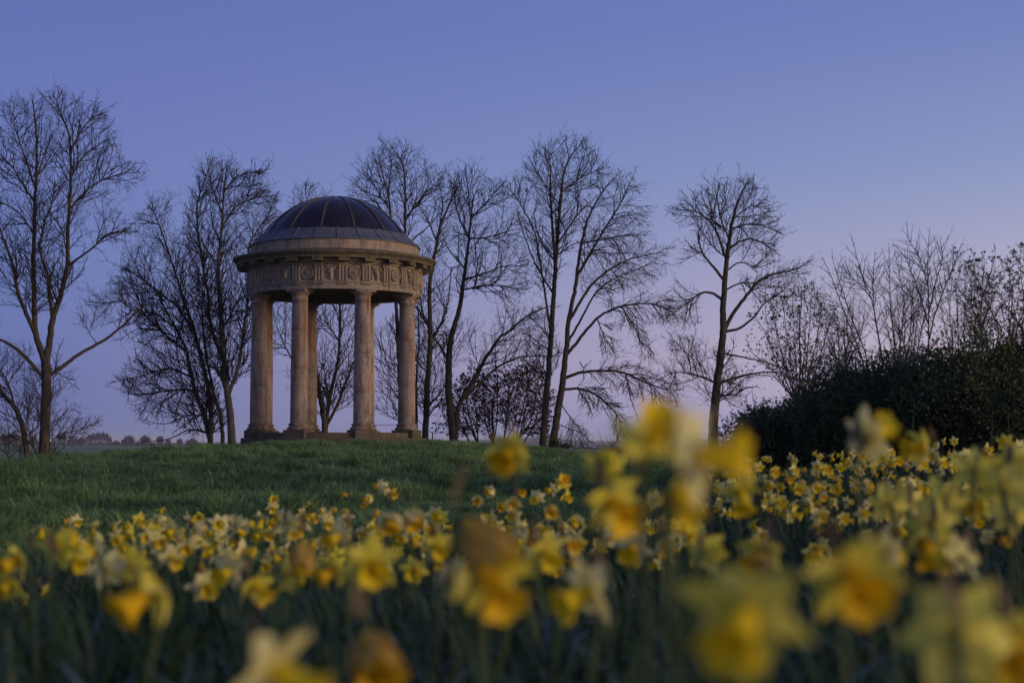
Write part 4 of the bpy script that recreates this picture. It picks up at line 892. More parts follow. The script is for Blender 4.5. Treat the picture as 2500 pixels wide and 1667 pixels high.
# hedge masses (nobody could count them)
def hedge(name, label, pts, Y, hpx, seed, lm='twig', n=1600):
    rg = np.random.default_rng(seed); u = Y / FPX; a = np.array(pts, float); x = rg.uniform(a[0, 0], a[-1, 0], n); yb = np.interp(x, a[:, 0], a[:, 1]); h = hpx * (.55 + .45 * np.sin(x * .21 + seed) * np.sin(x * .083)) 
    f_ = rg.random(n); c = np.array([P(xx, yy - hh * ff, Y + rg.uniform(-1, 1) * 6 * Y / 1300) for xx, yy, hh, ff in zip(x, yb, h, f_)])
    V, F = leaves_arrays(c, rg.uniform(3, 6, n) * u, rg, .8, .6)
    o = c[0]; ob = mobj(name, npmesh(name, V - o, F, M[lm]), loc=o); tag(ob, label, 'hedge', kind='stuff')
hedge('distant_wood', 'hazy strip of distant hedge and wood beyond the green field', [(-60, 1089), (120, 1089), (300, 1092), (480, 1094)], 1340, 13, 1)
hedge('distant_wood', 'blue hazy belt of trees in the valley right of the tree pair', [(1400, 1098), (1500, 1098), (1640, 1100), (1800, 1100)], 900, 11, 2, 'evergreen')
hedge('hill_hedge', 'thin dark hedge line along the far hillside', [(1380, 1080), (1500, 1080), (1800, 1083)], 4200, 2.2, 3, 'evergreen', 1200)
hedge('hill_hedge', 'lower thin hedge line on the far hillside', [(1380, 1088), (1560, 1087), (1800, 1089)], 3300, 2.2, 4, 'evergreen', 1200)
bush('valley_bush', 'dark rounded bush in the valley beyond the right end of the crest', 120, [(1575, 1112, 40, 17, 0), (1530, 1117, 30, 10, 0), (1640, 1114, 36, 14, 0)], 1800, (3, 6), 97, stems=12, sprays=60)
bush('valley_bush', 'small brown bush with a pale gap just beyond the crest', 95, [(1515, 1104, 18, 10, 0), (1490, 1108, 12, 6, 0)], 700, (3, 6), 98, 'purple', stems=10, sprays=30)

# ------------------------------------------------------------------ grass on the mound (instanced tufts)
prot = bpy.data.collections.new('grass_tufts')
for v in range(6):
    rg = np.random.default_rng(300 + v); nb = 16; Vs = []; Fs = []
    for b_ in range(nb):
        a = rg.uniform(0, 6.28); r = rg.uniform(0, .05); h = rg.uniform(.06, .15); w_ = rg.uniform(.003, .0055); ln = rg.uniform(.4, 1.3) * h; o = np.array((r * math.cos(a), r * math.sin(a), -.01)); d = np.array((math.cos(a + rg.normal(0, .8)), math.sin(a + rg.normal(0, .8)), 0)); s = np.array((-d[1], d[0], 0)) * w_
        k = len(Vs); q1 = o + np.array((0, 0, h * .55)) + d * ln * .3; q2 = o + np.array((0, 0, h * (1 - .35 * ln / h))) + d * ln
        Vs += [o - s, o + s, q1 - s * .8, q1 + s * .8, q2]; Fs += [(k, k + 1, k + 3), (k, k + 3, k + 2), (k + 2, k + 3, k + 4)]
    ob = bpy.data.objects.new('grass_tuft', npmesh('grass_tuft', np.array(Vs), np.array(Fs), M['grass'])); prot.objects.link(ob)
def bed_far(x, y):
    """far edge of the daffodil bed"""
    return 6.6 + .5 * np.sin(x * 1.3) + 6.5 * sstep(.25, 1.2, x)
rg = np.random.default_rng(5); pts = []; scl = []
for (y0, y1, n, s0, s1) in ((5.0, 9, 13000, .6, 1.1), (9, 16, 26000, .75, 1.3), (16, 30, 40000, .8, 1.4), (30, 52, 48000, .75, 1.25)):
    y = np.sqrt(rg.uniform(y0 ** 2, y1 ** 2, n)); x = rg.uniform(-.56, .68, n) * y
    k = (y > bed_far(x, y) - .8) | (rg.random(n) < .25); x, y = x[k], y[k]
    cl = .5 + .5 * np.sin(x * 2.1 + 1.3 * np.sin(y * .9)) * np.sin(y * 1.15 + 1.7 * np.sin(x * .8)); cl = .6 * cl + .4 * (.5 + .5 * np.sin(x * 5.3 + y * 1.1) * np.sin(y * 3.1 - x))
    pts.append(np.stack([x, y, zg(x, y)], 1)); scl.append(rg.uniform(s0, s1, len(x)) * (.4 + 1.5 * cl ** 1.6))
pts = np.concatenate(pts); scl = np.concatenate(scl)
inT = np.hypot(pts[:, 0] - tx, pts[:, 1] - TD) < 3.05; pts, scl = pts[~inT], scl[~inT]
me = bpy.data.meshes.new('grass'); me.vertices.add(len(pts)); me.vertices.foreach_set('co', pts.astype(np.float32).ravel())
at = me.attributes.new('tsize', 'FLOAT', 'POINT'); at.data.foreach_set('value', scl.astype(np.float32))
gr = mobj('grass', me); tag(gr, 'short dark green tussocky grass covering the mound', 'grass', kind='stuff')
ng = bpy.data.node_groups.new('grass_scatter', 'GeometryNodeTree'); ng.interface.new_socket('Geometry', in_out='INPUT', socket_type='NodeSocketGeometry'); ng.interface.new_socket('Geometry', in_out='OUTPUT', socket_type='NodeSocketGeometry')
gi = ng.nodes.new('NodeGroupInput'); gout = ng.nodes.new('NodeGroupOutput'); iop = ng.nodes.new('GeometryNodeInstanceOnPoints'); ci = ng.nodes.new('GeometryNodeCollectionInfo'); ci.inputs['Collection'].default_value = prot; ci.inputs['Separate Children'].default_value = True; ci.inputs['Reset Children'].default_value = True
na = ng.nodes.new('GeometryNodeInputNamedAttribute'); na.data_type = 'FLOAT'; na.inputs[0].default_value = 'tsize'
rv = ng.nodes.new('FunctionNodeRandomValue'); rv.data_type = 'FLOAT_VECTOR'; rv.inputs[0].default_value = (-.2, -.2, 0); rv.inputs[1].default_value = (.2, .2, 6.28)
iop.inputs['Pick Instance'].default_value = True
L_ = ng.links.new; L_(gi.outputs[0], iop.inputs['Points']); L_(ci.outputs[0], iop.inputs['Instance']); L_(rv.outputs[0], iop.inputs['Rotation']); L_(na.outputs[0], iop.inputs['Scale']); L_(iop.outputs[0], gout.inputs[0])
md = gr.modifiers.new('scatter', 'NODES'); md.node_group = ng

# ------------------------------------------------------------------ daffodils
def petal_me(seed, L=.034, W=.0115, curl=.2, twist=.2, back=.1, close=0.0):
    rg = np.random.default_rng(seed); V = []; n = 7
    for k in range(n):
        u = k / (n - 1); wd = W * (.5, .82, 1.0, .96, .76, .42, .05)[k]; a = twist * u
        z = -curl * L * u * u * (1 if True else 0) + back * L * u
        for s in (-1, 0, 1):
            V.append((s * wd * math.cos(a), .004 + L * u * (1 - .68 * close), z + L * u * close * .95 + s * wd * math.sin(a) - abs(s) * wd * .35 + rg.normal(0, .0008)))
    F = [(3 * k + s, 3 * k + s + 1, 3 * k + s + 4, 3 * k + s + 3) for k in range(n - 1) for s in (0, 1)]
    return np.array(V), np.array(F)      # petal lies along +Y, flower axis +Z
def trumpet_arr(seed, L=.031, r0=.007, r1=.0115, flare=.017, frill=.0022):
    rg = np.random.default_rng(seed); V = []; n = 18; pr = [(r0 * .6, -.004), (r0, .002), (r0 * 1.25, L * .3), (r1 * .97, L * .62), (r1 * 1.12, L * .84), (flare, L)]
    ph = rg.uniform(0, 6)
    for q, (r, z) in enumerate(pr):
        for k in range(n):
            a = 2 * math.pi * k / n; f = frill * math.sin(6 * a + ph) * (1 if q == 5 else .3 if q == 4 else 0); V.append(((r + f) * math.cos(a), (r + f) * math.sin(a), z + f * .7))
    F = [(q * n + k, q * n + (k + 1) % n, (q + 1) * n + (k + 1) % n, (q + 1) * n + k) for q in range(len(pr) - 1) for k in range(n)]
    return np.array(V), np.array(F)
STY = {}   # flower styles: petal meshes, joined perianth, trumpet
def style(nm, seed, pm_, tm_, curl, twist, back, L=.034, W=.0135, tl=.034, flare=.0195, close=0.0):
    pets = [npmesh('petal', *petal_me(seed + k, L * (1 + .07 * math.sin(k * 2 + seed)), W * (1.05 if k % 2 else .95), curl + .25 * math.sin(seed + k * 1.7), twist * math.sin(k * 1.3 + seed), back + (.08 if k % 2 else -.05), close), M[pm_], True) for k in range(6)]
    arr = []
    for k in range(6):
        V, F = petal_me(seed + k, L * (1 + .07 * math.sin(k * 2 + seed)), W * (1.05 if k % 2 else .95), curl + .25 * math.sin(seed + k * 1.7), twist * math.sin(k * 1.3 + seed), back + (.08 if k % 2 else -.05), close)
        a = math.pi * k / 3 + .1 * math.sin(seed * 3 + k); c_, s_ = math.cos(a), math.sin(a); V = V @ np.array([[c_, s_, 0], [-s_, c_, 0], [0, 0, 1]]); arr.append((V, F))
    STY[nm] = dict(pets=pets, per=npmesh('petals', *merge(arr), M[pm_], True), tru=npmesh('trumpet', *trumpet_arr(seed, tl, flare=flare), M[tm_], True), rots=[math.pi * k / 3 + .1 * math.sin(seed * 3 + k) for k in range(6)])
style('fresh', 401, 'petal', 'trumpet', .1, .25, .15, .037, .012)
style('fresh2', 411, 'petal', 'trumpet', -.25, .5, .1, .036, .0125)
style('pale', 421, 'petal_pale', 'trumpet', .15, .4, .15, .037, .012)
style('pale2', 431, 'petal_pale', 'trumpet', .5, .6, .0, .034, .013)
style('deep', 441, 'petal', 'trumpet_deep', -.3, .4, .2, .034, .013, .037, .021)
style('old', 451, 'petal_old', 'trumpet_deep', -.1, .6, .1, .036, .012, .038, .019, .8)
style('oldpale', 461, 'petal_pale', 'trumpet_deep', -.3, .9, .2, .034, .012, .034, .018, .35)
def spathe_me(mm):
    V = []; n = 5
    for k in range(n):
        u = k / (n - 1); wd = .005 * math.sin(math.pi * (.1 + .9 * u)) + .0008
        for s in (-1, 0, 1): V.append((s * wd, .004 - abs(s) * .002 + .012 * u * u, .034 * u))
    F = [(3 * k + s, 3 * k + s + 1, 3 * k + s + 4, 3 * k + s + 3) for k in range(n - 1) for s in (0, 1)]
    return npmesh('spathe', np.array(V), np.array(F), mm, True)
SPA = spathe_me(M['spathe'])
def head_matrix(yaw, nod, roll):
    """flower axis: yaw 0 faces the camera, 90 faces right; nod > 0 looks down"""
    y_, n_ = R(yaw), R(nod)
    ax = Vector((math.sin(y_) * math.cos(n_), -math.cos(y_) * math.cos(n_), -math.sin(n_)))
    q = ax.to_track_quat('Z', 'Y').to_matrix().to_4x4()
    return q @ Matrix.Rotation(roll, 4, 'Z'), ax
def stem_arr(base, head, ax, r=.0022, n=5):
    neck = head - np.array(ax) * .022; b = np.array(base); m = np.array((neck[0] * .75 + b[0] * .25, neck[1] * .75 + b[1] * .25, b[2] + (neck[2] - b[2]) * .72)); top = neck + np.array((0, 0, .004)) - np.array((ax[0], ax[1], 0)) * .012
    pts = [b, b * .5 + m * .5 + np.array((0, 0, .0)), m, top, neck, head - np.array(ax) * .004]
    return pts, [r * 1.25, r * 1.15, r, r * .9, r * 1.3, r * 1.9]
def daffodil(label, px, py, Y, yaw, nod, sty, size=1.0, full=False, roll=None, lean=None, spathe=True, world=None, group='daffodils in the bed'):
    hp = P(px, py, Y) if world is None else np.array(world)
    lean = lean if lean is not None else (random.uniform(-.05, .05), random.uniform(-.04, .04))
    bx_, by_ = hp[0] + lean[0], hp[1] + lean[1]; base = np.array((bx_, by_, float(zg(bx_, by_)) - .01))
    ro = empty('daffodil', base); tag(ro, label, 'daffodil', group)
    mx_, ax = head_matrix(yaw, nod, roll if roll is not None else random.uniform(0, 6)); h = hp - base
    loc = Matrix.Translation(Vector(h)) @ mx_ @ Matrix.Diagonal((size, size, size, 1)); S = STY[sty]
    pts, rads = stem_arr(base - base, h, ax)
    mobj('stem', tube_mesh('stem', resample(pts, [1, 1], .03)[0] if full else pts, np.interp(np.linspace(0, 1, len(resample(pts, [1, 1], .03)[0])), np.linspace(0, 1, 6), rads) if full else rads, 6 if full else 4, M['stem']), parent=ro)
    t = mobj('trumpet', S['tru'], parent=ro); t.matrix_local = loc
    if full:
        for k in range(6):
            p = mobj('petal', S['pets'][k], parent=ro); p.matrix_local = loc @ Matrix.Rotation(S['rots'][k], 4, 'Z')
    else:
        p = mobj('petals', S['per'], parent=ro); p.matrix_local = loc
    if spathe:
        s = mobj('spathe', SPA, parent=ro); s.matrix_local = Matrix.Translation(Vector(h) - ax * .024) @ Matrix.Rotation(random.uniform(0, 6), 4, 'Z') @ Matrix.Diagonal((1.1, 1.1, 1.1, 1))
    return ro
HERO = [  # px, py, distance, yaw, nod, style, size, label
 (143, 1334, 2.7, 165, -20, 'fresh', 1.15, 'blurred yellow daffodil seen from behind, tallest at the left edge of the bed'),
 (48, 1362, 2.9, -50, 25, 'deep', 1.15, 'blurred yellow daffodil facing lower left at the left border'),
 (185, 1362, 3.1, 40, 30, 'fresh', 1.0, 'blurred yellow daffodil hanging just right of the tallest left one'),
 (20, 1425, 3.0, -20, 30, 'fresh2', 1.0, 'dim yellow daffodil low at the left border'),
 (262, 1388, 3.0, 170, 5, 'pale', 1.15, 'pale daffodil seen from behind, left of the big orange trumpet'),
 (236, 1345, 3.6, -60, 10, 'pale2', 1.0, 'small pale daffodil above the back-turned pale one at left'),
 (372, 1425, 1.75, -55, 38, 'deep', 1.45, 'large blurred daffodil with an orange trumpet pointing down left and a white lower petal'),
 (500, 1430, 3.4, 30, 15, 'pale', 1.15, 'white star-shaped daffodil facing right of the big orange trumpet'),
 (113, 1445, 4.6, 60, 20, 'deep', 1.0, 'small daffodil with an orange cup facing right, low at left'),
 (45, 1460, 4.4, 20, 10, 'fresh', 1.0, 'small yellow daffodil low in the left corner'),
 (622, 1425, 2.6, 60, 38, 'fresh2', 1.15, 'blurred daffodil with a wide yellow trumpet nodding right, below the temple'),
 (668, 1632, 1.05, 70, 30, 'pale', 1.15, 'huge blurred daffodil at the bottom edge with cream petals and a yellow trumpet'),
 (898, 1560, 1.5, 25, 45, 'old', 1.55, 'blurred nodding daffodil with a big orange trumpet at the bottom centre left'),
 (905, 1376, 2.0, 15, 18, 'fresh', 1.15, 'blurred bright yellow daffodil facing front right of a dark stem'),
 (737, 1335, 2.4, 10, 80, 'old', 1.25, 'withered orange daffodil hanging straight down below the temple'),
 (826, 1308, 2.9, -40, 20, 'pale2', 1.0, 'white-petalled blurred daffodil right of the hanging orange one'),
 (820, 1385, 2.3, -60, 30, 'deep', .9, 'dull orange daffodil left of the dark stem'),
 (1145, 1285, 1.4, 78, 50, 'old', 1.45, 'very large withered orange daffodil drooping with a brown papery top'),
 (1195, 1400, 1.4, 30, 40, 'deep', 1.2, 'bright orange-yellow trumpet daffodil under the large withered one'),
 (1068, 1330, 3.2, 20, 30, 'fresh', 1.0, 'yellow cupped daffodil left of the large withered one'),
 (1096, 1415, 2.3, 160, 0, 'oldpale', 1.2, 'brownish daffodil seen from behind, left of the orange-yellow trumpet'),
 (1012, 1390, 3.6, 0, 20, 'fresh', 1.0, 'small yellow daffodil below the cream withered pair'),
 (951, 1256, 3.4, 10, 60, 'oldpale', 1.3, 'cream withered daffodil hanging down, left of a pair'),
 (1003, 1250, 3.5, 30, 55, 'oldpale', 1.3, 'cream withered daffodil hanging down, right of a pair'),
 (1248, 1100, 2.4, -25, 30, 'deep', 1.2, 'tall blurred yellow daffodil standing alone before the purple bush'),
 (1492, 1222, 1.95, 35, 30, 'deep', 1.35, 'tall blurred daffodil with an orange trumpet facing lower right'),
 (1475, 1150, 2.2, 170, -30, 'fresh2', 1.0, 'pale daffodil seen from behind above the lower-right facing one'),
 (1705, 1112, 1.08, 62, 0, 'pale', 1.05, 'huge blurred cream daffodil facing right against the sky'),
 (1590, 1085, 1.2, 20, -50, 'fresh2', 1.0, 'blurred yellow-green daffodil with a petal pointing up at the tallest cluster'),
 (1655, 1200, 1.3, 40, 55, 'fresh2', .9, 'large blurred yellow daffodil nodding right under the tallest cluster'),
 (1808, 1200, 2.7, 10, 60, 'fresh', 1.25, 'blurred yellow daffodil hanging right of the tallest cluster'),
 (1437, 1440, 1.75, -60, 25, 'pale', 1.3, 'blurred cream daffodil with long petals and a yellow cup facing left'),
 (1620, 1320, 3.4, 10, 50, 'oldpale', 1.0, 'small nodding cream daffodil at the centre right'),
 (1824, 1500, .92, -28, 32, 'fresh', 1.15, 'largest blurred daffodil at the bottom right with a wide yellow trumpet'),
 (2074, 1395, 1.12, 12, 28, 'deep', 1.1, 'very large blurred daffodil with a deep orange cup, right of the largest one'),
 (1861, 1344, 2.2, -35, 35, 'deep', 1.1, 'blurred daffodil with an orange cup above the largest one'),
 (2338, 1545, 1.05, 170, 20, 'fresh2', 1.2, 'dim blurred daffodil seen from behind in the bottom right corner'),
 (2480, 1560, 1.2, -10, 30, 'deep', 1.15, 'blurred orange daffodil cut off by the right border, lowest'),
 (2260, 1316, 2.3, 8, 62, 'deep', 1.2, 'blurred daffodil with its orange trumpet hanging down at the right'),
 (2121, 1066, 2.1, 120, -25, 'pale', 1.2, 'tall pale blurred daffodil seen from the side before the dark bushes'),
 (2255, 1090, 2.9, -75, 8, 'deep', 1.15, 'tall daffodil with an orange trumpet facing left before the dark bushes'),
 (2380, 1146, 2.6, 165, 5, 'fresh', 1.15, 'yellow daffodil seen from behind near the right border, upper'),
 (2472, 1135, 2.6, 150, 0, 'fresh2', 1.15, 'yellow daffodil seen from behind at the right border, upper'),
 (2172, 1229, 2.9, 175, 0, 'fresh', 1.15, 'blurred yellow daffodil seen from behind, left of a row of back-turned ones'),
 (2217, 1226, 3.1, 180, 0, 'fresh2', 1.0, 'blurred yellow daffodil seen from behind, second of the back-turned row'),
 (2306, 1221, 2.5, 170, -5, 'fresh', 1.15, 'blurred pale yellow daffodil seen from behind, third of the back-turned row'),
 (2274, 1276, 2.4, 172, 0, 'fresh2', 1.15, 'blurred yellow daffodil seen from behind, below the back-turned row'),
 (2452, 1192, 2.4, 160, 0, 'fresh', 1.2, 'blurred yellow daffodil with wide petals at the right border, middle'),
 (2395, 1228, 3.0, -60, 20, 'deep', 1.0, 'small orange daffodil facing left near the right border'),
 (2470, 1256, 2.8, 175, 5, 'fresh2', 1.15, 'blurred yellow daffodil seen from behind at the right border, lower'),
 (322, 1372, 3.2, 20, 30, 'fresh', 1.1, 'blurred yellow daffodil right of the pale back-turned one at left'),
 (560, 1392, 2.9, -30, 20, 'pale', 1.1, 'blurred pale daffodil between the white star and the nodding yellow trumpet'),
 (700, 1402, 3.0, 140, 10, 'fresh2', 1.1, 'blurred yellow daffodil turned away below the hanging orange one'),
 (1330, 1345, 2.6, 30, 35, 'fresh', 1.1, 'blurred yellow daffodil right of the bright orange-yellow trumpet'),
 (1545, 1335, 2.8, -20, 25, 'pale', 1.1, 'blurred pale daffodil below the lower-right facing one'),
 (1720, 1345, 2.6, 150, 5, 'fresh2', 1.1, 'blurred yellow daffodil turned away left of the orange cup'),
 (2340, 1360, 2.1, -150, 15, 'pale2', 1.0, 'faint pale daffodil in the shade at the right'),
 (2160, 1350, 2.0, 140, 20, 'pale2', .9, 'faint cream daffodil right of the deep orange cup'),
]
for px, py, Y, yaw, nod, sty, size, lab in HERO: daffodil(lab, px, py, Y, yaw, nod, sty, size * .9, True)

MID = [  # px, py, diameter px, yaw, nod, style
 (185, 1272, 36, 40, 15, 'pale'), (172, 1268, 28, -70, 20, 'old'), (313, 1283, 34, -30, 20, 'deep'), (338, 1268, 44, 60, 30, 'fresh'), (393, 1244, 26, 20, 60, 'fresh'), (384, 1271, 38, -10, 10, 'pale'), (400, 1272, 30, 50, 10, 'pale2'),
 (432, 1301, 48, 20, 20, 'deep'), (459, 1270, 44, 120, 0, 'pale'), (488, 1262, 32, 0, 10, 'deep'), (478, 1298, 38, 10, 30, 'pale'), (533, 1278, 50, 15, 5, 'pale'), (560, 1274, 46, -160, 0, 'pale2'), (580, 1278, 46, 170, 0, 'pale'), (600, 1280, 44, 150, 0, 'pale2'), (515, 1300, 36, -20, 15, 'fresh'),
 (596, 1342, 58, 75, 10, 'pale2'), (500, 1335, 30, 0, 20, 'fresh'), (545, 1380, 34, 100, 10, 'pale'), (565, 1318, 36, 40, 20, 'old'), (635, 1305, 46, -40, 20, 'fresh2'), (650, 1300, 40, 30, 30, 'deep'), (640, 1375, 34, 80, 20, 'fresh'), (697, 1352, 26, 0, 20, 'fresh'),
 (668, 1222, 32, 10, -10, 'deep'), (665, 1238, 34, 20, 30, 'pale'), (685, 1258, 38, -30, 20, 'pale2'), (662, 1272, 36, 20, 40, 'deep'), (705, 1275, 60, 160, 0, 'pale'), (740, 1255, 38, 60, 20, 'pale2'), (760, 1262, 34, 70, 30, 'deep'), (752, 1202, 18, 0, 60, 'old'), (731, 1234, 18, 0, 60, 'old'), (750, 1225, 22, 20, 50, 'oldpale'), (785, 1240, 38, 20, 70, 'oldpale'), (815, 1238, 28, 0, 70, 'oldpale'), (848, 1208, 26, -60, -10, 'old'), (843, 1242, 34, 0, 60, 'oldpale'), (845, 1265, 40, 20, 40, 'pale'),
 (942, 1190, 46, -150, 10, 'oldpale'), (928, 1183, 34, -40, 10, 'pale2'), (956, 1203, 34, 40, 20, 'deep'), (905, 1210, 42, -60, 40, 'oldpale'), (890, 1222, 30, 0, 50, 'old'), (918, 1245, 40, 10, 60, 'oldpale'), (880, 1290, 44, 20, 50, 'oldpale'), (905, 1280, 36, 0, 60, 'fresh'), (970, 1310, 44, 0, 60, 'fresh'), (968, 1345, 40, 10, 20, 'fresh'), (1063, 1255, 46, 160, 0, 'pale'), (1085, 1285, 40, 100, 10, 'pale2'), (1055, 1365, 26, 0, 40, 'fresh'), (795, 1335, 34, 20, 60, 'oldpale'), (770, 1395, 52, 20, 10, 'fresh2'), (835, 1350, 30, 0, 20, 'deep'),
 (1373, 1178, 46, 20, -20, 'deep'), (1350, 1195, 38, -60, 10, 'pale'), (1380, 1210, 40, 60, 30, 'fresh'), (1310, 1215, 42, -20, 20, 'pale2'), (1343, 1238, 56, 10, 40, 'oldpale'), (1248, 1222, 54, 20, 30, 'oldpale'), (1205, 1200, 44, -60, 0, 'oldpale'), (1262, 1200, 40, 50, 10, 'old'), (1225, 1232, 34, 0, 40, 'deep'), (1170, 1218, 40, -20, 20, 'oldpale'), (1325, 1272, 26, 0, 60, 'oldpale'), (1245, 1290, 32, 30, 30, 'fresh'), (1265, 1310, 28, 0, 20, 'fresh'), (1380, 1275, 24, 20, 60, 'pale'),
 (1592, 1198, 24, 0, 50, 'deep'), (1590, 1252, 22, 0, 60, 'pale'), (1674, 1276, 34, 5, 5, 'pale'), (1600, 1220, 50, 150, 10, 'pale2'),
 (1829, 1157, 26, 20, 10, 'pale'), (1853, 1140, 28, 10, 10, 'pale'), (1889, 1149, 34, 20, 20, 'deep'), (1937, 1146, 30, 40, 10, 'pale'), (1996, 1138, 34, -20, 10, 'pale'), (2012, 1143, 36, 30, 20, 'deep'), (2028, 1158, 30, 60, 30, 'fresh'), (2074, 1129, 30, -70, 10, 'deep'), (2090, 1142, 32, 0, 30, 'pale'), (2106, 1114, 36, 0, 0, 'deep'), (2133, 1124, 34, 20, 10, 'pale'), (2158, 1116, 36, -30, 10, 'fresh'), (2170, 1105, 30, 40, 0, 'pale'), (2193, 1123, 32, 10, 20, 'deep'), (2180, 1130, 28, -40, 10, 'fresh'),
 (1880, 1178, 38, -20, 40, 'oldpale'), (1918, 1166, 38, 40, 20, 'old'), (1895, 1206, 36, 0, 60, 'oldpale'), (1912, 1226, 34, 0, 50, 'deep'), (1950, 1190, 38, 10, 30, 'deep'), (1962, 1178, 32, -50, 20, 'oldpale'), (1990, 1180, 46, 20, 50, 'oldpale'), (2005, 1205, 40, 40, 40, 'oldpale'), (2044, 1192, 34, -10, 20, 'deep'), (2090, 1190, 34, -40, 20, 'pale'), (2112, 1186, 40, 60, 0, 'oldpale'), (2035, 1216, 26, 0, 10, 'fresh'), (2068, 1226, 34, 120, 0, 'pale'), (2098, 1255, 28, 60, 0, 'fresh'),
 (2250, 1128, 42, 10, 20, 'pale'), (2276, 1113, 38, -20, 10, 'pale'), (2300, 1128, 36, 30, 20, 'fresh'), (2320, 1140, 34, 60, 10, 'deep'), (2335, 1118, 38, -20, 0, 'pale'), (2360, 1112, 40, 20, 10, 'pale2'), (2420, 1108, 40, -60, 10, 'old'), (2455, 1080, 44, -30, 0, 'fresh'), (2440, 1112, 36, 20, 20, 'old'), (2490, 1090, 38, -160, 0, 'pale'), (2230, 1182, 40, 30, -20, 'pale'), (2240, 1195, 30, 0, 10, 'fresh'),
]
FACE = lambda yaw: 'facing front' if abs(yaw) < 25 else 'facing right' if 25 <= yaw < 130 else 'facing left' if -130 < yaw <= -25 else 'turned away'
KIND = dict(fresh='yellow', fresh2='yellow long-petalled', pale='pale', pale2='cream', deep='orange-cupped', old='orange withered', oldpale='cream withered')
LAND = [(0, 230, 'below the left trees'), (230, 420, 'below the open gap'), (420, 590, 'below the many-stemmed tree'), (590, 740, "below the left columns"), (740, 880, 'below the middle columns'), (880, 1060, "below the right columns"), (1060, 1300, 'below the purple bush'), (1300, 1480, 'below the tree pair'), (1480, 1800, 'below the lone tree'), (1800, 1960, 'below the budding shrub'), (1960, 2120, 'below the low bush'), (2120, 2260, 'below the rounded bush'), (2260, 2400, 'below the tallest bush'), (2400, 2600, 'by the right border')]
used = {}
def mklabel(px, py, d, yaw, nod, sty):
    lm = next((n for a, b_, n in LAND if a <= px < b_), 'by the left border'); row = 'far' if py < 1215 else 'middle' if py < 1330 else 'near'
    f = 'nodding' if nod >= 45 else FACE(yaw); l = f'{KIND[sty]} daffodil {f}, {row} row, {lm}'
    used[l] = used.get(l, 0) + 1
    return l
todo = []
for px, py, d, yaw, nod, sty in MID: todo.append((px, py, FPX * .074 / d, yaw, nod, sty, 1.0, None))
rg = np.random.default_rng(77); occ = []
def try_add(n, xr, yr, rowf):
    k = 0; t_ = 0
    while k < n and t_ < n * 60:
        t_ += 1; Y = rg.uniform(*yr); x = rg.uniform(*xr) * Y
        if Y > bed_far(x, Y): continue
        if any((x - a) ** 2 + (Y - b_) ** 2 < .09 ** 2 for a, b_ in occ): continue
        if rg.random() > rowf(x, Y): continue
        occ.append((x, Y)); h = rg.uniform(.24, .36); z = float(zg(x, Y)) + h
        sty = rg.choice(['fresh', 'fresh2', 'pale', 'pale2', 'deep', 'old', 'oldpale'], p=[.2, .1, .2, .14, .12, .08, .16]); yaw = (rg.normal(35, 95) + 180) % 360 - 180; nod = rg.choice([rg.normal(14, 14), rg.normal(58, 14)], p=[.62, .38])
        px = 1250 + x / Y * FPX; py = HOR + (HC - z) / Y * FPX
        todo.append((px, py, Y, yaw, nod, sty, rg.uniform(.7, 1.1), (x, Y, z))); k += 1
try_add(52, (-.34, .12), (3.6, 7.0), lambda x, y: .35 + .65 * sstep(3.8, 6.5, y) if x > -1.6 else .12 + .2 * (y < 5))
try_add(76, (.13, .36), (4.0, 13.0), lambda x, y: .5 + .5 * sstep(7, 11, y))
labs = []
for it in todo: labs.append(mklabel(it[0], it[1], None, it[3], it[4], it[5]))
tall_lab = {}
order = ['first', 'second', 'third', 'fourth', 'fifth', 'sixth', 'seventh', 'eighth', 'ninth', 'tenth', 'eleventh', 'twelfth']
same = {}
for k, l in enumerate(labs): same.setdefault(l, []).append(k)
for l, ks in same.items():
    if len(ks) > 1:
        for r_, k in enumerate(sorted(ks, key=lambda q: todo[q][0])): labs[k] = l + f', {order[min(r_, 11)]} from left'
for it, l in zip(todo, labs):
    px, py, Y, yaw, nod, sty, size, wld = it
    daffodil(l, px, py, Y, yaw, nod, sty, size, False, world=wld, spathe=Y < 5)
# the daffodils past the first 300, too many to tell apart
n0 = len(todo); try_add(120, (-.3, .12), (4.6, 7.2), lambda x, y: 1.0 if x > -1.4 else .25); try_add(170, (.12, .36), (5.0, 13.2), lambda x, y: 1.0); try_add(150, (.37, .75), (1.5, 13), lambda x, y: 1.0); try_add(50, (-.55, -.37), (2.5, 7), lambda x, y: .6)
arrP, arrT, arrS = [], [], []
def me_arr(me_):
    v = np.empty(len(me_.vertices) * 3, np.float32); me_.vertices.foreach_get('co', v); f = np.empty(len(me_.polygons) * 4, np.int32); me_.loops.foreach_get('vertex_index', f); return v.reshape(-1, 3).astype(float), f.reshape(-1, 4)
SA = {k: (me_arr(v['per']), me_arr(v['tru'])) for k, v in STY.items()}
for px, py, Y, yaw, nod, sty, size, wld in todo[n0:]:
    mx_, ax = head_matrix(yaw, nod, random.uniform(0, 6)); Mx = np.array(mx_)[:3, :3] * size; h = np.array(wld)
    if sty in ('old', 'oldpale'): sty = 'pale2'
    (pv_, pf_), (tv_, tf_) = SA[sty]; arrP.append((pv_ @ Mx.T + h, pf_)); arrT.append((tv_ @ Mx.T + h, tf_))
    b_ = h + np.array((random.uniform(-.04, .04), random.uniform(-.03, .03), 0)); b_[2] = float(zg(b_[0], b_[1])) - .01; pts, rads = stem_arr(b_, h, ax); pts = np.array(pts)
    arrS.append(seg_arrays(pts[:-1], pts[1:], np.array(rads[:-1]), np.array(rads[1:]), 4))
nP, nT = sum(len(f) for v, f in arrP), sum(len(f) for v, f in arrT)
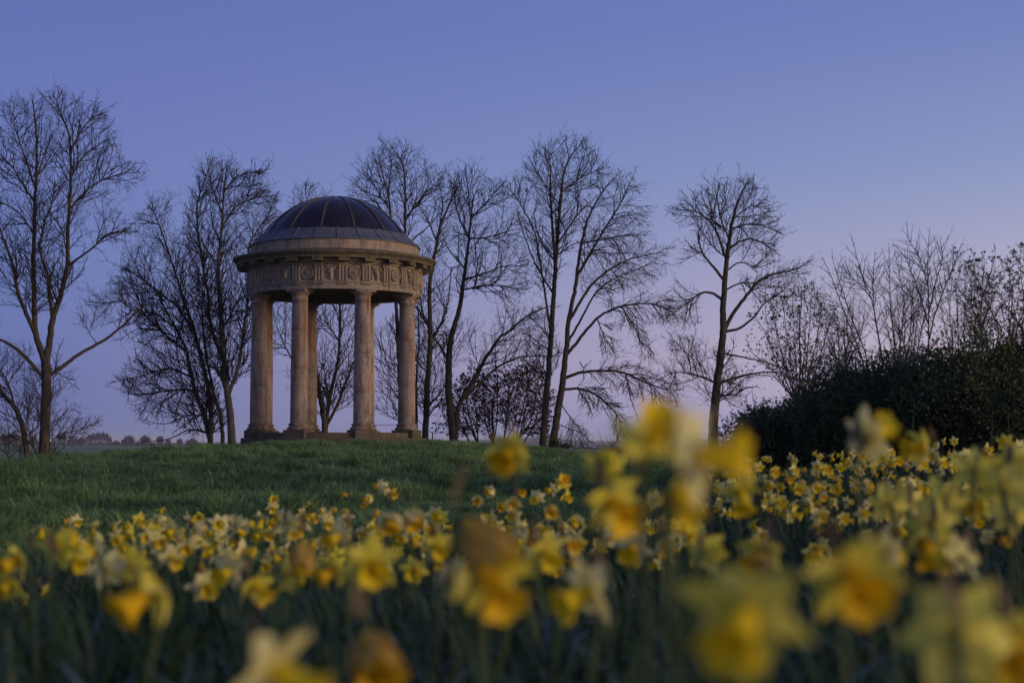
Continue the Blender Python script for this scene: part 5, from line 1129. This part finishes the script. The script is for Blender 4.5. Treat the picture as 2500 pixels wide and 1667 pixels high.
V, F = merge(arrP + arrT + arrS); me = npmesh('daffodil_drift', V, F, M['petal_pale'], True); me.materials.append(M['trumpet']); me.materials.append(M['stem'])
mi = np.full(len(F), 2, np.int32); mi[:nP] = 0; mi[nP:nP + nT] = 1; me.polygons.foreach_set('material_index', mi)
tag(mobj('daffodil_drift', me), 'small pale daffodils scattered thickly through the further parts of the bed', 'daffodils', kind='stuff')
# leaves and budless stems of the whole bed (nobody could count them)
n = 34000; Y = np.sqrt(rg.uniform(.75 ** 2, 13 ** 2, n * 3)); x = rg.uniform(-.55, .8, n * 3) * Y; keep = Y < bed_far(x, Y)
dens = np.where(Y < 4, 1.0, .9); keep &= rg.random(n * 3) < dens
clump = .5 + .5 * np.sin(x * 7 + 2 * np.sin(Y * 5)) * np.sin(Y * 6.1 + x * 3); keep &= rg.random(n * 3) < .3 + .7 * clump
x, Y = x[keep][:n], Y[keep][:n]; n = len(x)
z = zg(x, Y); h = rg.uniform(.17, .31, n) * np.where(Y < 1.4, .8, 1); a = rg.uniform(0, 6.28, n); ln = h * rg.uniform(.15, .65, n); d = np.stack([np.cos(a), np.sin(a), 0 * a], 1); s = np.stack([-np.sin(a), np.cos(a), 0 * a], 1) * (rg.uniform(.0035, .006, n))[:, None]
o = np.stack([x, Y, z - .01], 1); rows = []
for u_, wd in ((0, .8), (.35, 1.0), (.7, .95), (.92, .6), (1.0, .08)):
    c = o + d * (ln * u_ ** 2)[:, None]; c[:, 2] += h * (u_ - .22 * u_ ** 3 * (ln / h) * 2); rows += [c - s * wd, c + s * wd]
V = np.stack(rows, 1); k = np.arange(n)[:, None] * 10
F = np.concatenate([np.stack([k + 2 * q, k + 2 * q + 1, k + 2 * q + 3, k + 2 * q + 2], -1).reshape(-1, 4) for q in range(4)])
ob = mobj('daffodil_foliage', npmesh('daffodil_foliage', V.reshape(-1, 3), F, M['daffleaf'], True)); tag(ob, 'dense blue-green strap leaves filling the daffodil bed', 'leaves', kind='stuff')

# a few pale glaucous leaves near the camera
M['paleleaf'] = leaf_mat('glaucous_leaf', (.07, .12, .095), (.14, .2, .165), 9, .3, .4, .5)
n = 170; Y = rg.uniform(1.0, 3.2, n); x = rg.uniform(-.34, .34, n) * Y; z = zg(x, Y); h = rg.uniform(.16, .27, n); a = rg.uniform(0, 6.28, n); ln = h * rg.uniform(.3, .9, n)
d = np.stack([np.cos(a), np.sin(a), 0 * a], 1); s = np.stack([-np.sin(a), np.cos(a), 0 * a], 1) * .0055; o = np.stack([x, Y, z - .01], 1); rows = []
for u_, wd in ((0, .8), (.35, 1.0), (.7, .95), (.92, .6), (1.0, .08)):
    c = o + d * (ln * u_ ** 2)[:, None]; c[:, 2] += h * (u_ - .22 * u_ ** 3 * (ln / h) * 2); rows += [c - s * wd, c + s * wd]
V = np.stack(rows, 1); k = np.arange(n)[:, None] * 10
F = np.concatenate([np.stack([k + 2 * q, k + 2 * q + 1, k + 2 * q + 3, k + 2 * q + 2], -1).reshape(-1, 4) for q in range(4)])
tag(mobj('pale_foliage', npmesh('pale_foliage', V.reshape(-1, 3), F, M['paleleaf'], True)), 'scattered pale grey-green leaves among the nearest daffodils', 'leaves', kind='stuff')

# ------------------------------------------------------------------ evening haze
bm = bmesh.new(); bbox(bm, -9300, 9300, -9300, 9300, -14, 26)
hz = bmesh_me('haze', bm); ho = mobj('haze', hz); tag(ho, 'thin blue evening haze over the valley', 'haze', kind='stuff')
m = bpy.data.materials.new('haze_air'); m.use_nodes = True; t = m.node_tree; t.nodes.remove(t.nodes['Principled BSDF'])
pv = t.nodes.new('ShaderNodeVolumePrincipled'); pv.inputs['Color'].default_value = (.97, .98, 1.0, 1); pv.inputs['Density'].default_value = .00016; pv.inputs['Anisotropy'].default_value = .0
t.links.new(pv.outputs[0], t.nodes['Material Output'].inputs['Volume']); hz.materials.append(m)
